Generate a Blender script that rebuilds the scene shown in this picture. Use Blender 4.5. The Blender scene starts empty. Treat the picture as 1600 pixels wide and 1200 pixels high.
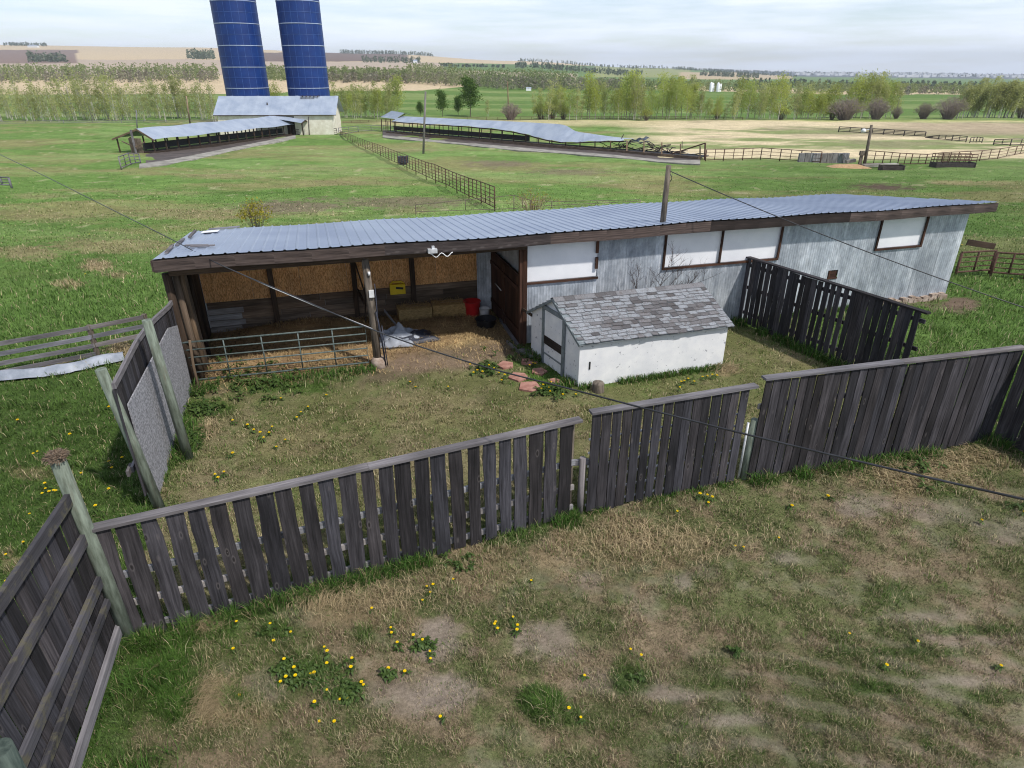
import bpy, math, random
import numpy as np
from mathutils import Vector, Matrix

random.seed(7); RS = np.random.RandomState(11)
S = bpy.context.scene
COL = S.collection

# ------------------------------------------------------------------ camera
H = 6.3; F = 1010.0; PITCH = math.radians(26.0)
cam = bpy.data.cameras.new("camera"); cam.sensor_width = 36.0; cam.lens = F/1600*36
cam.clip_start = 0.1; cam.clip_end = 20000
camo = bpy.data.objects.new("camera", cam); COL.objects.link(camo)
camo.location = (0, 0, H); camo.rotation_euler = (math.radians(90)-PITCH, 0, 0)
S.camera = camo

# ------------------------------------------------------------------ sky, sun, exposure
SUN_EL = math.radians(52); SUN_AZ = math.atan2(0.8, -0.6)
w = bpy.data.worlds.new("World"); S.world = w; w.use_nodes = True
nt = w.node_tree; nt.nodes.clear()
def wn(t): return nt.nodes.new(t)
wo = wn("ShaderNodeOutputWorld"); bg = wn("ShaderNodeBackground"); sk = wn("ShaderNodeTexSky")
sk.sky_type = 'NISHITA'; sk.sun_disc = False; sk.sun_elevation = SUN_EL; sk.sun_rotation = SUN_AZ
sk.air_density = 1.0; sk.dust_density = 0.15; sk.ozone_density = 3.0
tc = wn("ShaderNodeTexCoord"); mp = wn("ShaderNodeMapping"); mp.inputs['Scale'].default_value = (2.2, 2.2, 22)
nz = wn("ShaderNodeTexNoise"); nz.inputs['Scale'].default_value = 2.6; nz.inputs['Detail'].default_value = 7; nz.inputs['Roughness'].default_value = 0.55
cr = wn("ShaderNodeValToRGB"); cr.color_ramp.elements[0].position = 0.30; cr.color_ramp.elements[0].color = (.28, .28, .28, 1); cr.color_ramp.elements[1].position = 0.62
mx = wn("ShaderNodeMix"); mx.data_type = 'RGBA'
nt.links.new(tc.outputs['Generated'], mp.inputs['Vector']); nt.links.new(mp.outputs['Vector'], nz.inputs['Vector'])
nt.links.new(nz.outputs['Fac'], cr.inputs['Fac'])
cf = wn("ShaderNodeMath"); cf.operation = 'MULTIPLY'; cf.inputs[1].default_value = 0.9
nt.links.new(cr.outputs['Color'], cf.inputs[0]); nt.links.new(cf.outputs[0], mx.inputs[0])
sx_ = wn("ShaderNodeSeparateXYZ"); nt.links.new(tc.outputs['Generated'], sx_.inputs[0])
mr_ = wn("ShaderNodeMapRange"); mr_.inputs[1].default_value = 0.0; mr_.inputs[2].default_value = 0.35; mr_.inputs[3].default_value = 1.5; mr_.inputs[4].default_value = 0.8
nt.links.new(sx_.outputs[2], mr_.inputs[0])
cm_ = wn("ShaderNodeVectorMath"); cm_.operation = 'SCALE'; cm_.inputs[0].default_value = (6.3, 6.75, 7.7); nt.links.new(mr_.outputs[0], cm_.inputs['Scale'])
nt.links.new(sk.outputs['Color'], mx.inputs[6]); nt.links.new(cm_.outputs[0], mx.inputs[7])
nt.links.new(mx.outputs[2], bg.inputs['Color']); bg.inputs['Strength'].default_value = 0.10
nt.links.new(bg.outputs[0], wo.inputs['Surface'])
sl = bpy.data.lights.new("sun", 'SUN'); sl.energy = 3.1; sl.angle = math.radians(2); sl.color = (1.0, 0.955, 0.89)
so = bpy.data.objects.new("sun", sl); COL.objects.link(so)
tosun = Vector((math.sin(SUN_AZ)*math.cos(SUN_EL), math.cos(SUN_AZ)*math.cos(SUN_EL), math.sin(SUN_EL)))
so.rotation_euler = tosun.to_track_quat('Z', 'Y').to_euler(); so.location = (20, -15, 60)
S.render.engine = 'CYCLES'; S.cycles.filter_width = 1.1
S.view_settings.view_transform = 'Standard'; S.view_settings.look = 'None'
S.view_settings.exposure = 0.42; S.view_settings.gamma = 1.0

# ------------------------------------------------------------------ terrain functions
cp, sp = math.cos(PITCH), math.sin(PITCH)
def ray(x, y):
    u = (x-800)/F; v = -(y-600)/F
    return np.array([u, cp+v*sp, -sp+v*cp])
def row_slope(y):
    v = -(np.asarray(y, float)-600)/F
    return (-sp+v*cp)/(cp+v*sp)
def kfun(Yf):
    Yf = np.asarray(Yf, float)
    return 1+0.85*(1-np.exp(-(np.clip(Yf-19.5, 0, None)/33.0)**1.5))
_T = np.linspace(0, 95, 2000); _TR = _T*kfun(_T); YEND = float(_TR[-1])
ROW0 = 600-F*math.tan(PITCH-math.atan(H/95))
TX = np.array([-300, 0, 300, 600, 800, 1000, 1300, 1600, 1900.])
TY = np.array([YEND, 300, 450, 650, 1000, 1600, 2800, 6500, 9000.])
TR = np.array([
 [ROW0,160,127,122,100,88,68,80,84],
 [ROW0,160,127,122,100,88,70,80,84],
 [ROW0,157,126,121,100,90,74,84,88],
 [ROW0,157,127,122,108,97,84,95,98],
 [ROW0,160,138,133,110,103,95,104,106],
 [ROW0,165,142,137,122,116,106,108,110],
 [ROW0,166,146,142,129,125,121,113,115],
 [ROW0,167,148,144,133,129,124,116,118],
 [ROW0,167,148,144,133,129,124,116,118]])
def far_row(X, Y):
    a = X/np.maximum(Y, 1); px = 800+a*1010*1.095
    fx = np.interp(px, TX, np.arange(len(TX))); fy = np.interp(np.log(np.maximum(Y, YEND)), np.log(TY), np.arange(len(TY)))
    i = np.clip(fx.astype(int), 0, len(TX)-2); j = np.clip(fy.astype(int), 0, len(TY)-2)
    tx = fx-i; ty = fy-j; tx = tx*tx*(3-2*tx)
    return (TR[i,j]*(1-tx)+TR[i+1,j]*tx)*(1-ty)+(TR[i,j+1]*(1-tx)+TR[i+1,j+1]*tx)*ty
def vnoise(x, y, seed=0):
    x = np.asarray(x, float); y = np.asarray(y, float)
    xi = np.floor(x).astype(np.int64); yi = np.floor(y).astype(np.int64)
    fx = x-xi; fy = y-yi; fx = fx*fx*(3-2*fx); fy = fy*fy*(3-2*fy)
    def hsh(a, b):
        h = (a*374761393+b*668265263+seed*974634533) & 0xffffffff
        h = ((h ^ (h >> 13))*1274126177) & 0xffffffff
        h = (h ^ (h >> 16))
        return (h & 0xffffff)/float(0xffffff)
    return (hsh(xi,yi)*(1-fx)+hsh(xi+1,yi)*fx)*(1-fy)+(hsh(xi,yi+1)*(1-fx)+hsh(xi+1,yi+1)*fx)*fy
def fbm(x, y, seed=0, oct=4, gain=0.55):
    t = 0; amp = 1; tot = 0
    for o in range(oct):
        t = t+amp*vnoise(np.asarray(x)*2**o+17.3*o, np.asarray(y)*2**o-9.1*o, seed+o); tot += amp; amp *= gain
    return t/tot
def flatY(Y): return np.where(Y < 0, Y, np.interp(Y, _TR, _T))
def base_z(X, Y):
    X = np.asarray(X, float); Y = np.asarray(Y, float)
    Yf = flatY(np.minimum(Y, YEND)); zn = H*(1-kfun(Yf))
    zf = H+Y*row_slope(far_row(X, Y))
    return np.where(Y <= YEND, zn, zf)
def ground_z(X, Y):
    z = base_z(X, Y); X = np.asarray(X, float); Y = np.asarray(Y, float)
    amid = np.clip((Y-24)/20, 0, 1)*np.clip((400-Y)/200, 0, 1)
    z = z+amid*0.45*(fbm(X*0.16, Y*0.16, 5, 3)-0.5)
    anear = np.clip((26-Y)/8, 0, 1)
    return z+anear*0.06*(fbm(X*0.9, Y*0.9, 8, 4)-0.6)
def P(x, y, z=0.0):
    """point on the (sloping) ground measured from the photograph; z lifts it"""
    d = ray(x, y); t = -H/d[2]; q = np.array([0, 0, H])+d*t
    k = float(kfun(q[1])) if q[1] > 0 else 1.0
    r = np.array([0, 0, H])+d*t*k
    return Vector((r[0], r[1], r[2]+z))
def PZ(x, y, z):
    d = ray(x, y); t = (z-H)/d[2]; return Vector(np.array([0, 0, H])+d*t)
def onplane(x, y, P0, N):
    d = Vector(ray(x, y)); o = Vector((0, 0, H)); N = Vector(N)
    return o+d*((Vector(P0)-o).dot(N)/d.dot(N))
def above(x, y, b):
    n = Vector((b[0], b[1], 0)).normalized(); return onplane(x, y, b, n)
def PX(X, Y, Z):
    f = Y*cp-(Z-H)*sp; up = Y*sp+(Z-H)*cp
    f = np.where(np.abs(f) < 1e-3, 1e-3, f)
    return 800+F*X/f, 600-F*up/f

# ------------------------------------------------------------------ materials
def newmat(name):
    m = bpy.data.materials.new(name); m.use_nodes = True
    nt = m.node_tree; b = nt.nodes['Principled BSDF']
    return m, nt, b
def nd(nt, t, **kw):
    n = nt.nodes.new(t)
    for k, v in kw.items():
        if k in n.inputs: n.inputs[k].default_value = v
        else: setattr(n, k, v)
    return n
def ramp(nt, pts):
    r = nt.nodes.new("ShaderNodeValToRGB"); e = r.color_ramp.elements
    e[0].position, e[0].color = pts[0][0], (*pts[0][1], 1)
    e[1].position, e[1].color = pts[-1][0], (*pts[-1][1], 1)
    for p, c in pts[1:-1]:
        q = e.new(p); q.color = (*c, 1)
    return r
def rnd_uv(nt, su, sv):
    uv = nd(nt, "ShaderNodeUVMap"); m = nd(nt, "ShaderNodeMapping"); m.inputs['Scale'].default_value = (su, sv, 1)
    at = nd(nt, "ShaderNodeAttribute", attribute_name="rnd")
    cb = nd(nt, "ShaderNodeCombineXYZ"); mu = nd(nt, "ShaderNodeMath", operation='MULTIPLY'); mu.inputs[1].default_value = 37.0
    nt.links.new(at.outputs['Fac'], mu.inputs[0])
    for i in range(3): nt.links.new(mu.outputs[0], cb.inputs[i])
    nt.links.new(uv.outputs[0], m.inputs['Vector']); nt.links.new(cb.outputs[0], m.inputs['Location'])
    return m, at
def mixc(nt, fac, a, b, mode='MIX'):
    m = nt.nodes.new("ShaderNodeMix"); m.data_type = 'RGBA'; m.blend_type = mode; m.clamp_factor = True
    for i, v in ((0, fac), (6, a), (7, b)):
        if isinstance(v, (int, float)): m.inputs[i].default_value = v
        elif isinstance(v, tuple): m.inputs[i].default_value = (*v, 1) if len(v) == 3 else v
        else: nt.links.new(v, m.inputs[i])
    return m.outputs[2]
def wood(name, dark, light, knot=0.0, spread=0.5, rough=0.85, lichen=None, bump=0.4):
    m, nt, b = newmat(name)
    mpp, at = rnd_uv(nt, 1.6, 38)
    n1 = nd(nt, "ShaderNodeTexNoise", Scale=1.0, Detail=6, Roughness=0.65); nt.links.new(mpp.outputs[0], n1.inputs['Vector'])
    r = ramp(nt, [(0.28, dark), (0.55, tuple((a+c)/2 for a, c in zip(dark, light))), (0.78, light)]); nt.links.new(n1.outputs['Fac'], r.inputs['Fac'])
    c = r.outputs['Color']
    m2, _ = rnd_uv(nt, 1.3, 5); n2 = nd(nt, "ShaderNodeTexNoise", Scale=1.0, Detail=4); nt.links.new(m2.outputs[0], n2.inputs['Vector'])
    mr = nd(nt, "ShaderNodeMapRange"); mr.inputs[1].default_value = 0.3; mr.inputs[2].default_value = 0.7; mr.inputs[3].default_value = 0.6; mr.inputs[4].default_value = 1.35
    nt.links.new(n2.outputs['Fac'], mr.inputs[0]); c = mixc(nt, 1.0, c, mr.outputs[0], 'MULTIPLY')
    mr2 = nd(nt, "ShaderNodeMapRange"); mr2.inputs[3].default_value = 1-spread; mr2.inputs[4].default_value = 1+spread
    nt.links.new(at.outputs['Fac'], mr2.inputs[0]); c = mixc(nt, 1.0, c, mr2.outputs[0], 'MULTIPLY')
    fr_ = nd(nt, "ShaderNodeMath", operation='MULTIPLY'); fr_.inputs[1].default_value = 7.31; nt.links.new(at.outputs['Fac'], fr_.inputs[0])
    fr2 = nd(nt, "ShaderNodeMath", operation='FRACT'); nt.links.new(fr_.outputs[0], fr2.inputs[0])
    c = mixc(nt, 1.0, c, mixc(nt, fr2.outputs[0], (1.05, 1.0, .96), (.93, .985, 1.07)), 'MULTIPLY')
    if knot:
        m3, _ = rnd_uv(nt, 2.0, 5.2); vo = nd(nt, "ShaderNodeTexVoronoi", Scale=1.0); nt.links.new(m3.outputs[0], vo.inputs['Vector'])
        kr = ramp(nt, [(0.05, (1, 1, 1)), (0.085, (0, 0, 0))]); nt.links.new(vo.outputs['Distance'], kr.inputs['Fac'])
        f = nd(nt, "ShaderNodeMath", operation='MULTIPLY'); f.inputs[1].default_value = knot; nt.links.new(kr.outputs['Color'], f.inputs[0])
        c = mixc(nt, f.outputs[0], c, (0.014, 0.011, 0.010))
        kr2 = ramp(nt, [(0.02, (.6, .6, .6)), (0.03, (0, 0, 0)), (0.085, (0, 0, 0)), (0.10, (.35, .35, .35)), (0.16, (0, 0, 0))]); nt.links.new(vo.outputs['Distance'], kr2.inputs['Fac'])
        c = mixc(nt, kr2.outputs['Color'], c, (0.17, 0.15, 0.145))
    if lichen:
        gm = nd(nt, "ShaderNodeNewGeometry"); n4 = nd(nt, "ShaderNodeTexNoise", Scale=5.0, Detail=6, Roughness=0.7); nt.links.new(gm.outputs['Position'], n4.inputs['Vector'])
        lr = ramp(nt, [(0.5, (0, 0, 0)), (0.62, (0.8,)*3)]); nt.links.new(n4.outputs['Fac'], lr.inputs['Fac'])
        c = mixc(nt, lr.outputs['Color'], c, lichen)
    nt.links.new(c, b.inputs['Base Color']); b.inputs['Roughness'].default_value = rough; b.inputs['Specular IOR Level'].default_value = 0.25
    bp = nd(nt, "ShaderNodeBump", Strength=bump, Distance=0.01); nt.links.new(n1.outputs['Fac'], bp.inputs['Height']); nt.links.new(bp.outputs[0], b.inputs['Normal'])
    return m
def noisy(name, c1, c2, scale=4, rough=0.8, metal=0.0, detail=6, lo=0.35, hi=0.65, bump=0.15, stretch=(1,1,1), spec=0.3, spots=None):
    m, nt, b = newmat(name)
    g = nd(nt, "ShaderNodeTexCoord"); mpp = nd(nt, "ShaderNodeMapping"); mpp.inputs['Scale'].default_value = stretch
    nt.links.new(g.outputs['Object'], mpp.inputs['Vector'])
    n1 = nd(nt, "ShaderNodeTexNoise", Scale=scale, Detail=detail, Roughness=0.6); nt.links.new(mpp.outputs[0], n1.inputs['Vector'])
    r = ramp(nt, [(lo, c1), (hi, c2)]); nt.links.new(n1.outputs['Fac'], r.inputs['Fac']); c = r.outputs['Color']
    if spots:
        sc, lo2, hi2, colr = spots
        n3 = nd(nt, "ShaderNodeTexNoise", Scale=sc, Detail=5, Roughness=0.7); nt.links.new(mpp.outputs[0], n3.inputs['Vector'])
        r3 = ramp(nt, [(lo2, (0, 0, 0)), (hi2, (1, 1, 1))]); nt.links.new(n3.outputs['Fac'], r3.inputs['Fac'])
        c = mixc(nt, r3.outputs['Color'], c, colr)
    nt.links.new(c, b.inputs['Base Color']); b.inputs['Roughness'].default_value = rough; b.inputs['Metallic'].default_value = metal
    b.inputs['Specular IOR Level'].default_value = spec
    if bump:
        bp = nd(nt, "ShaderNodeBump", Strength=bump, Distance=0.01); nt.links.new(n1.outputs['Fac'], bp.inputs['Height']); nt.links.new(bp.outputs[0], b.inputs['Normal'])
    return m
def attrmat(name, rough=0.9, trans=0.0, noise=0.0, spec=0.15):
    m, nt, b = newmat(name)
    at = nd(nt, "ShaderNodeAttribute", attribute_name="Col"); c = at.outputs['Color']
    if noise:
        g = nd(nt, "ShaderNodeNewGeometry")
        for sc, amt in ((0.35, noise*0.7), (1.6, noise*0.7), (26, noise), (6.0, noise*0.6), (110, noise*0.8)):
            n1 = nd(nt, "ShaderNodeTexNoise", Scale=sc, Detail=5, Roughness=0.7); nt.links.new(g.outputs['Position'], n1.inputs['Vector'])
            mr = nd(nt, "ShaderNodeMapRange"); mr.inputs[1].default_value = 0.25; mr.inputs[2].default_value = 0.75; mr.inputs[3].default_value = 1-amt; mr.inputs[4].default_value = 1+amt
            nt.links.new(n1.outputs['Fac'], mr.inputs[0]); c = mixc(nt, 1.0, c, mr.outputs[0], 'MULTIPLY')
        bp = nd(nt, "ShaderNodeBump", Strength=0.5, Distance=0.03); nt.links.new(n1.outputs['Fac'], bp.inputs['Height']); nt.links.new(bp.outputs[0], b.inputs['Normal'])
    nt.links.new(c, b.inputs['Base Color']); b.inputs['Roughness'].default_value = rough; b.inputs['Specular IOR Level'].default_value = spec
    if trans:
        t = nd(nt, "ShaderNodeBsdfTranslucent"); nt.links.new(c, t.inputs['Color'])
        ms = nd(nt, "ShaderNodeMixShader"); ms.inputs[0].default_value = trans
        nt.links.new(b.outputs[0], ms.inputs[1]); nt.links.new(t.outputs[0], ms.inputs[2])
        nt.links.new(ms.outputs[0], nt.nodes['Material Output'].inputs['Surface'])
    return m
def leafmat(name, c1, c2, trans=0.35):
    m, nt, b = newmat(name)
    at = nd(nt, "ShaderNodeAttribute", attribute_name="rnd"); c = mixc(nt, at.outputs['Fac'], c1, c2)
    oi = nd(nt, "ShaderNodeObjectInfo"); mr = nd(nt, "ShaderNodeMapRange"); mr.inputs[3].default_value = 0.75; mr.inputs[4].default_value = 1.2
    nt.links.new(oi.outputs['Random'], mr.inputs[0]); c = mixc(nt, 1.0, c, mr.outputs[0], 'MULTIPLY')
    nt.links.new(c, b.inputs['Base Color']); b.inputs['Roughness'].default_value = 0.6; b.inputs['Specular IOR Level'].default_value = 0.2
    t = nd(nt, "ShaderNodeBsdfTranslucent"); nt.links.new(c, t.inputs['Color'])
    ms = nd(nt, "ShaderNodeMixShader"); ms.inputs[0].default_value = trans
    nt.links.new(b.outputs[0], ms.inputs[1]); nt.links.new(t.outputs[0], ms.inputs[2])
    nt.links.new(ms.outputs[0], nt.nodes['Material Output'].inputs['Surface'])
    return m

M = {}
M['board'] = wood("fence_board_wood", (0.0095, 0.0087, 0.0102), (0.076, 0.070, 0.076), knot=0.8, spread=0.5)
M['rail'] = wood("grey_rail_wood", (0.09, 0.085, 0.092), (0.25, 0.235, 0.24), spread=0.2)
M['palerail'] = wood('pale_back_rail_wood', (0.15, 0.145, 0.145), (0.34, 0.32, 0.315), spread=0.2)  # lighter grey rail wood; for back rails, light between the boards put into colour
M['oldrail'] = wood("lichen_rail_wood", (0.04, 0.04, 0.048), (0.12, 0.115, 0.125), spread=0.25, lichen=(0.12, 0.11, 0.07))
M['brown'] = wood("brown_stained_wood", (0.022, 0.011, 0.007), (0.10, 0.045, 0.027), spread=0.35)
M['fascia'] = wood("fascia_wood", (0.02, 0.015, 0.014), (0.115, 0.088, 0.078), spread=0.55, knot=0.3)
M['darkwood'] = wood("dark_interior_wood", (0.02, 0.014, 0.01), (0.09, 0.06, 0.04), spread=0.4)
M['plank'] = wood("stall_plank_wood", (0.085, 0.06, 0.042), (0.27, 0.20, 0.14), spread=0.35)
M['tanwood'] = wood("tan_bare_wood", (0.15, 0.10, 0.06), (0.38, 0.28, 0.19), spread=0.25)
M['paintplank'] = wood("whitewashed_planks", (0.18, 0.165, 0.15), (0.50, 0.48, 0.46), spread=0.2)
M['post'] = noisy("treated_post_wood", (0.085, 0.10, 0.075), (0.20, 0.235, 0.19), scale=7, stretch=(3, 3, 0.5), spots=(3.0, 0.55, 0.7, (0.13, 0.12, 0.09)))
M['darkpost'] = noisy('dark_green_post_wood', (0.03, 0.045, 0.04), (0.08, 0.105, 0.09), scale=7, stretch=(3, 3, .5))
M['oldpost'] = noisy("old_post_wood", (0.06, 0.05, 0.04), (0.20, 0.165, 0.13), scale=7, stretch=(3, 3, 0.4))
M['greyosb'] = noisy("weathered_strand_board", (0.16, 0.16, 0.175), (0.40, 0.40, 0.43), scale=26, lo=0.38, hi=0.64, detail=4, spots=(2.0, 0.58, 0.75, (0.12, 0.115, 0.12)))
M['roof'] = noisy("ribbed_roof_steel", (0.27, 0.32, 0.425), (0.35, 0.405, 0.505), scale=0.6, rough=0.38, metal=0.4, bump=0.0, stretch=(1, 1, 1), spec=0.5)
M['farroof'] = noisy("far_roof_steel", (0.27, 0.32, 0.41), (0.37, 0.42, 0.50), scale=0.5, rough=0.45, metal=0.1, bump=0.0, spec=0.5)
M['white'] = noisy("white_panel_board", (0.70, 0.71, 0.74), (0.82, 0.82, 0.84), scale=1.2, rough=0.5, bump=0.0)
M['straw'] = attrmat("straw_stalks", rough=0.7, trans=0.15)
M['blade'] = attrmat("grass_blades", rough=0.75, trans=0.25)
M['ground'] = attrmat("ground_soil_and_turf", rough=1.0, noise=0.36, spec=0.05)
M['rust'] = noisy("rusty_pipe", (0.05, 0.025, 0.018), (0.13, 0.07, 0.05), scale=12, rough=0.8, bump=0.0)
M['darkpipe'] = noisy("dark_pipe", (0.03, 0.026, 0.026), (0.07, 0.06, 0.055), scale=9, rough=0.7, bump=0.0)
M['greenpipe'] = noisy("green_gate_pipe", (0.065, 0.09, 0.085), (0.145, 0.175, 0.165), scale=14, rough=0.5, bump=0.0)
M['galv'] = noisy("galvanised_pipe", (0.45, 0.46, 0.48), (0.7, 0.71, 0.73), scale=10, rough=0.5, metal=0.3, bump=0.0)
M['black'] = noisy("black_rubber", (0.012, 0.012, 0.014), (0.03, 0.03, 0.033), scale=6, rough=0.55)
M['cable'] = noisy("black_cable", (0.012, 0.012, 0.014), (0.04, 0.04, 0.045), scale=3, rough=0.4, spec=0.5)
M['red'] = noisy("red_plastic", (0.45, 0.012, 0.015), (0.60, 0.03, 0.03), scale=3, rough=0.4, bump=0.0)
M['yellow'] = noisy("yellow_plastic", (0.65, 0.45, 0.01), (0.78, 0.58, 0.03), scale=3, rough=0.45, bump=0.0)
M['whiteplastic'] = noisy("white_plastic", (0.6, 0.6, 0.6), (0.78, 0.78, 0.78), scale=4, rough=0.4, bump=0.0)
M['tarp'] = noisy("grey_tarp", (0.20, 0.225, 0.27), (0.42, 0.45, 0.51), scale=2.0, rough=0.5, spots=(7, 0.6, 0.75, (0.22, 0.22, 0.22)))
M['darktarp'] = noisy("dark_tarp", (0.015, 0.018, 0.03), (0.05, 0.055, 0.075), scale=3, rough=0.5)
M['concrete'] = noisy("concrete", (0.17, 0.16, 0.14), (0.36, 0.34, 0.30), scale=.9, rough=0.9)
M['stone'] = noisy("pink_paving_stone", (0.27, 0.125, 0.098), (0.43, 0.235, 0.19), scale=6, rough=0.9)
M['footing'] = noisy("crumbling_footing", (0.20, 0.14, 0.10), (0.46, 0.38, 0.32), scale=5, rough=0.95, bump=0.6)
M['silo'] = noisy("silo_blue_enamel", (0.003, 0.022, 0.125), (0.005, 0.034, 0.17), scale=0.6, rough=0.5, bump=0.0, spec=0.3)
M['silopale'] = noisy("silo_pale_band", (0.28, 0.35, 0.5), (0.45, 0.5, 0.6), scale=2, rough=0.5, bump=0.0)
M['siloseam'] = noisy("silo_seam", (0.02, 0.06, 0.22), (0.05, 0.10, 0.28), scale=2, rough=0.4, bump=0.0)
M['cream'] = noisy("cream_wall_paint", (0.62, 0.57, 0.46), (0.80, 0.76, 0.66), scale=1.2, rough=0.8)
M['bin'] = noisy("white_bin_steel", (0.75, 0.76, 0.78), (0.85, 0.86, 0.87), scale=1, rough=0.5, bump=0)
M['trunk'] = noisy("pale_aspen_bark", (0.26, 0.25, 0.20), (0.62, 0.60, 0.53), scale=1.2, rough=0.9, stretch=(3, 3, 0.7))
M['twig'] = noisy("brown_twigs", (0.085, 0.06, 0.055), (0.17, 0.13, 0.115), scale=3, rough=0.9, bump=0)
M['twiggrey'] = noisy("grey_mauve_twigs", (0.19, 0.15, 0.14), (0.34, 0.28, 0.26), scale=3, rough=0.9, bump=0)
M['leaf'] = leafmat("young_poplar_leaves", (0.29, 0.345, 0.06), (0.50, 0.54, 0.14), 0.55)
M['leafmid'] = leafmat('fresh_aspen_leaves', (0.24, 0.32, 0.07), (0.42, 0.48, 0.14), 0.5)
M['leafpale'] = leafmat("pale_bud_leaves", (0.32, 0.345, 0.12), (0.52, 0.53, 0.23), 0.55)
M['leafgreen'] = leafmat("full_green_leaves", (0.055, 0.12, 0.018), (0.13, 0.21, 0.035))
M['leaffar'] = leafmat("far_wood_leaves", (0.17, 0.215, 0.085), (0.27, 0.31, 0.135), 0.45)
M['leaffar2'] = leafmat("far_bare_wood", (0.19, 0.175, 0.13), (0.30, 0.28, 0.21), 0.3)
M['leafdark'] = leafmat("distant_spruce", (0.085, 0.115, 0.075), (0.16, 0.19, 0.12), 0.3)
M['leafyellow'] = leafmat("yellow_blossom_leaves", (0.20, 0.20, 0.02), (0.45, 0.38, 0.04), 0.3)
M['dandelion'] = noisy("dandelion_petals", (0.75, 0.50, 0.0), (0.85, 0.66, 0.01), scale=30, rough=0.7, bump=0.0)
M['weed'] = leafmat("weed_leaves", (0.045, 0.085, 0.02), (0.09, 0.14, 0.035), 0.2)

def corr_mat():
    m, nt, b = newmat("galvanised_wall_sheet")
    mpp, at = rnd_uv(nt, 0.7, 2.4)
    n1 = nd(nt, "ShaderNodeTexNoise", Scale=1.0, Detail=7, Roughness=0.7); nt.links.new(mpp.outputs[0], n1.inputs['Vector'])
    r = ramp(nt, [(0.28, (0.21, 0.235, 0.275)), (0.50, (0.385, 0.42, 0.465)), (0.70, (0.64, 0.67, 0.715))]); nt.links.new(n1.outputs['Fac'], r.inputs['Fac']); c = r.outputs['Color']
    mr2 = nd(nt, "ShaderNodeMapRange"); mr2.inputs[3].default_value = 0.82; mr2.inputs[4].default_value = 1.2
    nt.links.new(at.outputs['Fac'], mr2.inputs[0]); c = mixc(nt, 1.0, c, mr2.outputs[0], 'MULTIPLY')
    m3, _ = rnd_uv(nt, 5, 7); n3 = nd(nt, "ShaderNodeTexNoise", Scale=1.0, Detail=6, Roughness=0.75); nt.links.new(m3.outputs[0], n3.inputs['Vector'])
    mr = nd(nt, "ShaderNodeMapRange"); mr.inputs[1].default_value = 0.3; mr.inputs[2].default_value = 0.7; mr.inputs[3].default_value = 0.72; mr.inputs[4].default_value = 1.25
    nt.links.new(n3.outputs['Fac'], mr.inputs[0]); c = mixc(nt, 1.0, c, mr.outputs[0], 'MULTIPLY')
    nt.links.new(c, b.inputs['Base Color']); b.inputs['Metallic'].default_value = 0.25; b.inputs['Roughness'].default_value = 0.55
    return m
M['corr'] = corr_mat()
def osb_mat():
    m, nt, b = newmat("orange_strand_board")
    mpp, at = rnd_uv(nt, 22, 60); vo = nd(nt, "ShaderNodeTexVoronoi", Scale=1.0); nt.links.new(mpp.outputs[0], vo.inputs['Vector'])
    hs = nd(nt, "ShaderNodeSeparateColor"); nt.links.new(vo.outputs['Color'], hs.inputs[0])
    r = ramp(nt, [(0.0, (0.38, 0.17, 0.055)), (0.5, (0.64, 0.33, 0.12)), (1.0, (0.80, 0.49, 0.23))]); nt.links.new(hs.outputs[0], r.inputs['Fac']); c = r.outputs['Color']
    m2, _ = rnd_uv(nt, 1.4, 2.2); n2 = nd(nt, "ShaderNodeTexNoise", Scale=1.0, Detail=5); nt.links.new(m2.outputs[0], n2.inputs['Vector'])
    mr = nd(nt, "ShaderNodeMapRange"); mr.inputs[1].default_value = 0.3; mr.inputs[2].default_value = 0.7; mr.inputs[3].default_value = 0.85; mr.inputs[4].default_value = 1.15
    nt.links.new(n2.outputs['Fac'], mr.inputs[0]); c = mixc(nt, 1.0, c, mr.outputs[0], 'MULTIPLY')
    mr2 = nd(nt, "ShaderNodeMapRange"); mr2.inputs[3].default_value = 0.95; mr2.inputs[4].default_value = 1.15
    nt.links.new(at.outputs['Fac'], mr2.inputs[0]); c = mixc(nt, 1.0, c, mr2.outputs[0], 'MULTIPLY')
    nt.links.new(c, b.inputs['Base Color']); b.inputs['Roughness'].default_value = 0.8
    return m
M['osb'] = osb_mat()
def shingle_mat():
    m, nt, b = newmat("worn_grey_shingles")
    at = nd(nt, "ShaderNodeAttribute", attribute_name="rnd")
    g = nd(nt, "ShaderNodeTexCoord"); n1 = nd(nt, "ShaderNodeTexNoise", Scale=60, Detail=4); nt.links.new(g.outputs['Object'], n1.inputs['Vector'])
    r = ramp(nt, [(0.0, (0.072, 0.068, 0.071)), (0.40, (0.17, 0.165, 0.172)), (0.5, (0.20, 0.21, 0.225)), (1.0, (0.30, 0.315, 0.34))]); nt.links.new(at.outputs['Fac'], r.inputs['Fac']); c = r.outputs['Color']
    mr = nd(nt, "ShaderNodeMapRange"); mr.inputs[1].default_value = 0.3; mr.inputs[2].default_value = 0.7; mr.inputs[3].default_value = 0.7; mr.inputs[4].default_value = 1.25
    nt.links.new(n1.outputs['Fac'], mr.inputs[0]); c = mixc(nt, 1.0, c, mr.outputs[0], 'MULTIPLY')
    n2 = nd(nt, "ShaderNodeTexNoise", Scale=9, Detail=6, Roughness=0.75); nt.links.new(g.outputs['Object'], n2.inputs['Vector'])
    r2 = ramp(nt, [(0.52, (0, 0, 0)), (0.66, (0.75,)*3)]); nt.links.new(n2.outputs['Fac'], r2.inputs['Fac'])
    c = mixc(nt, r2.outputs['Color'], c, (0.10, 0.085, 0.08))
    nt.links.new(c, b.inputs['Base Color']); b.inputs['Roughness'].default_value = 0.95
    return m
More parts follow.
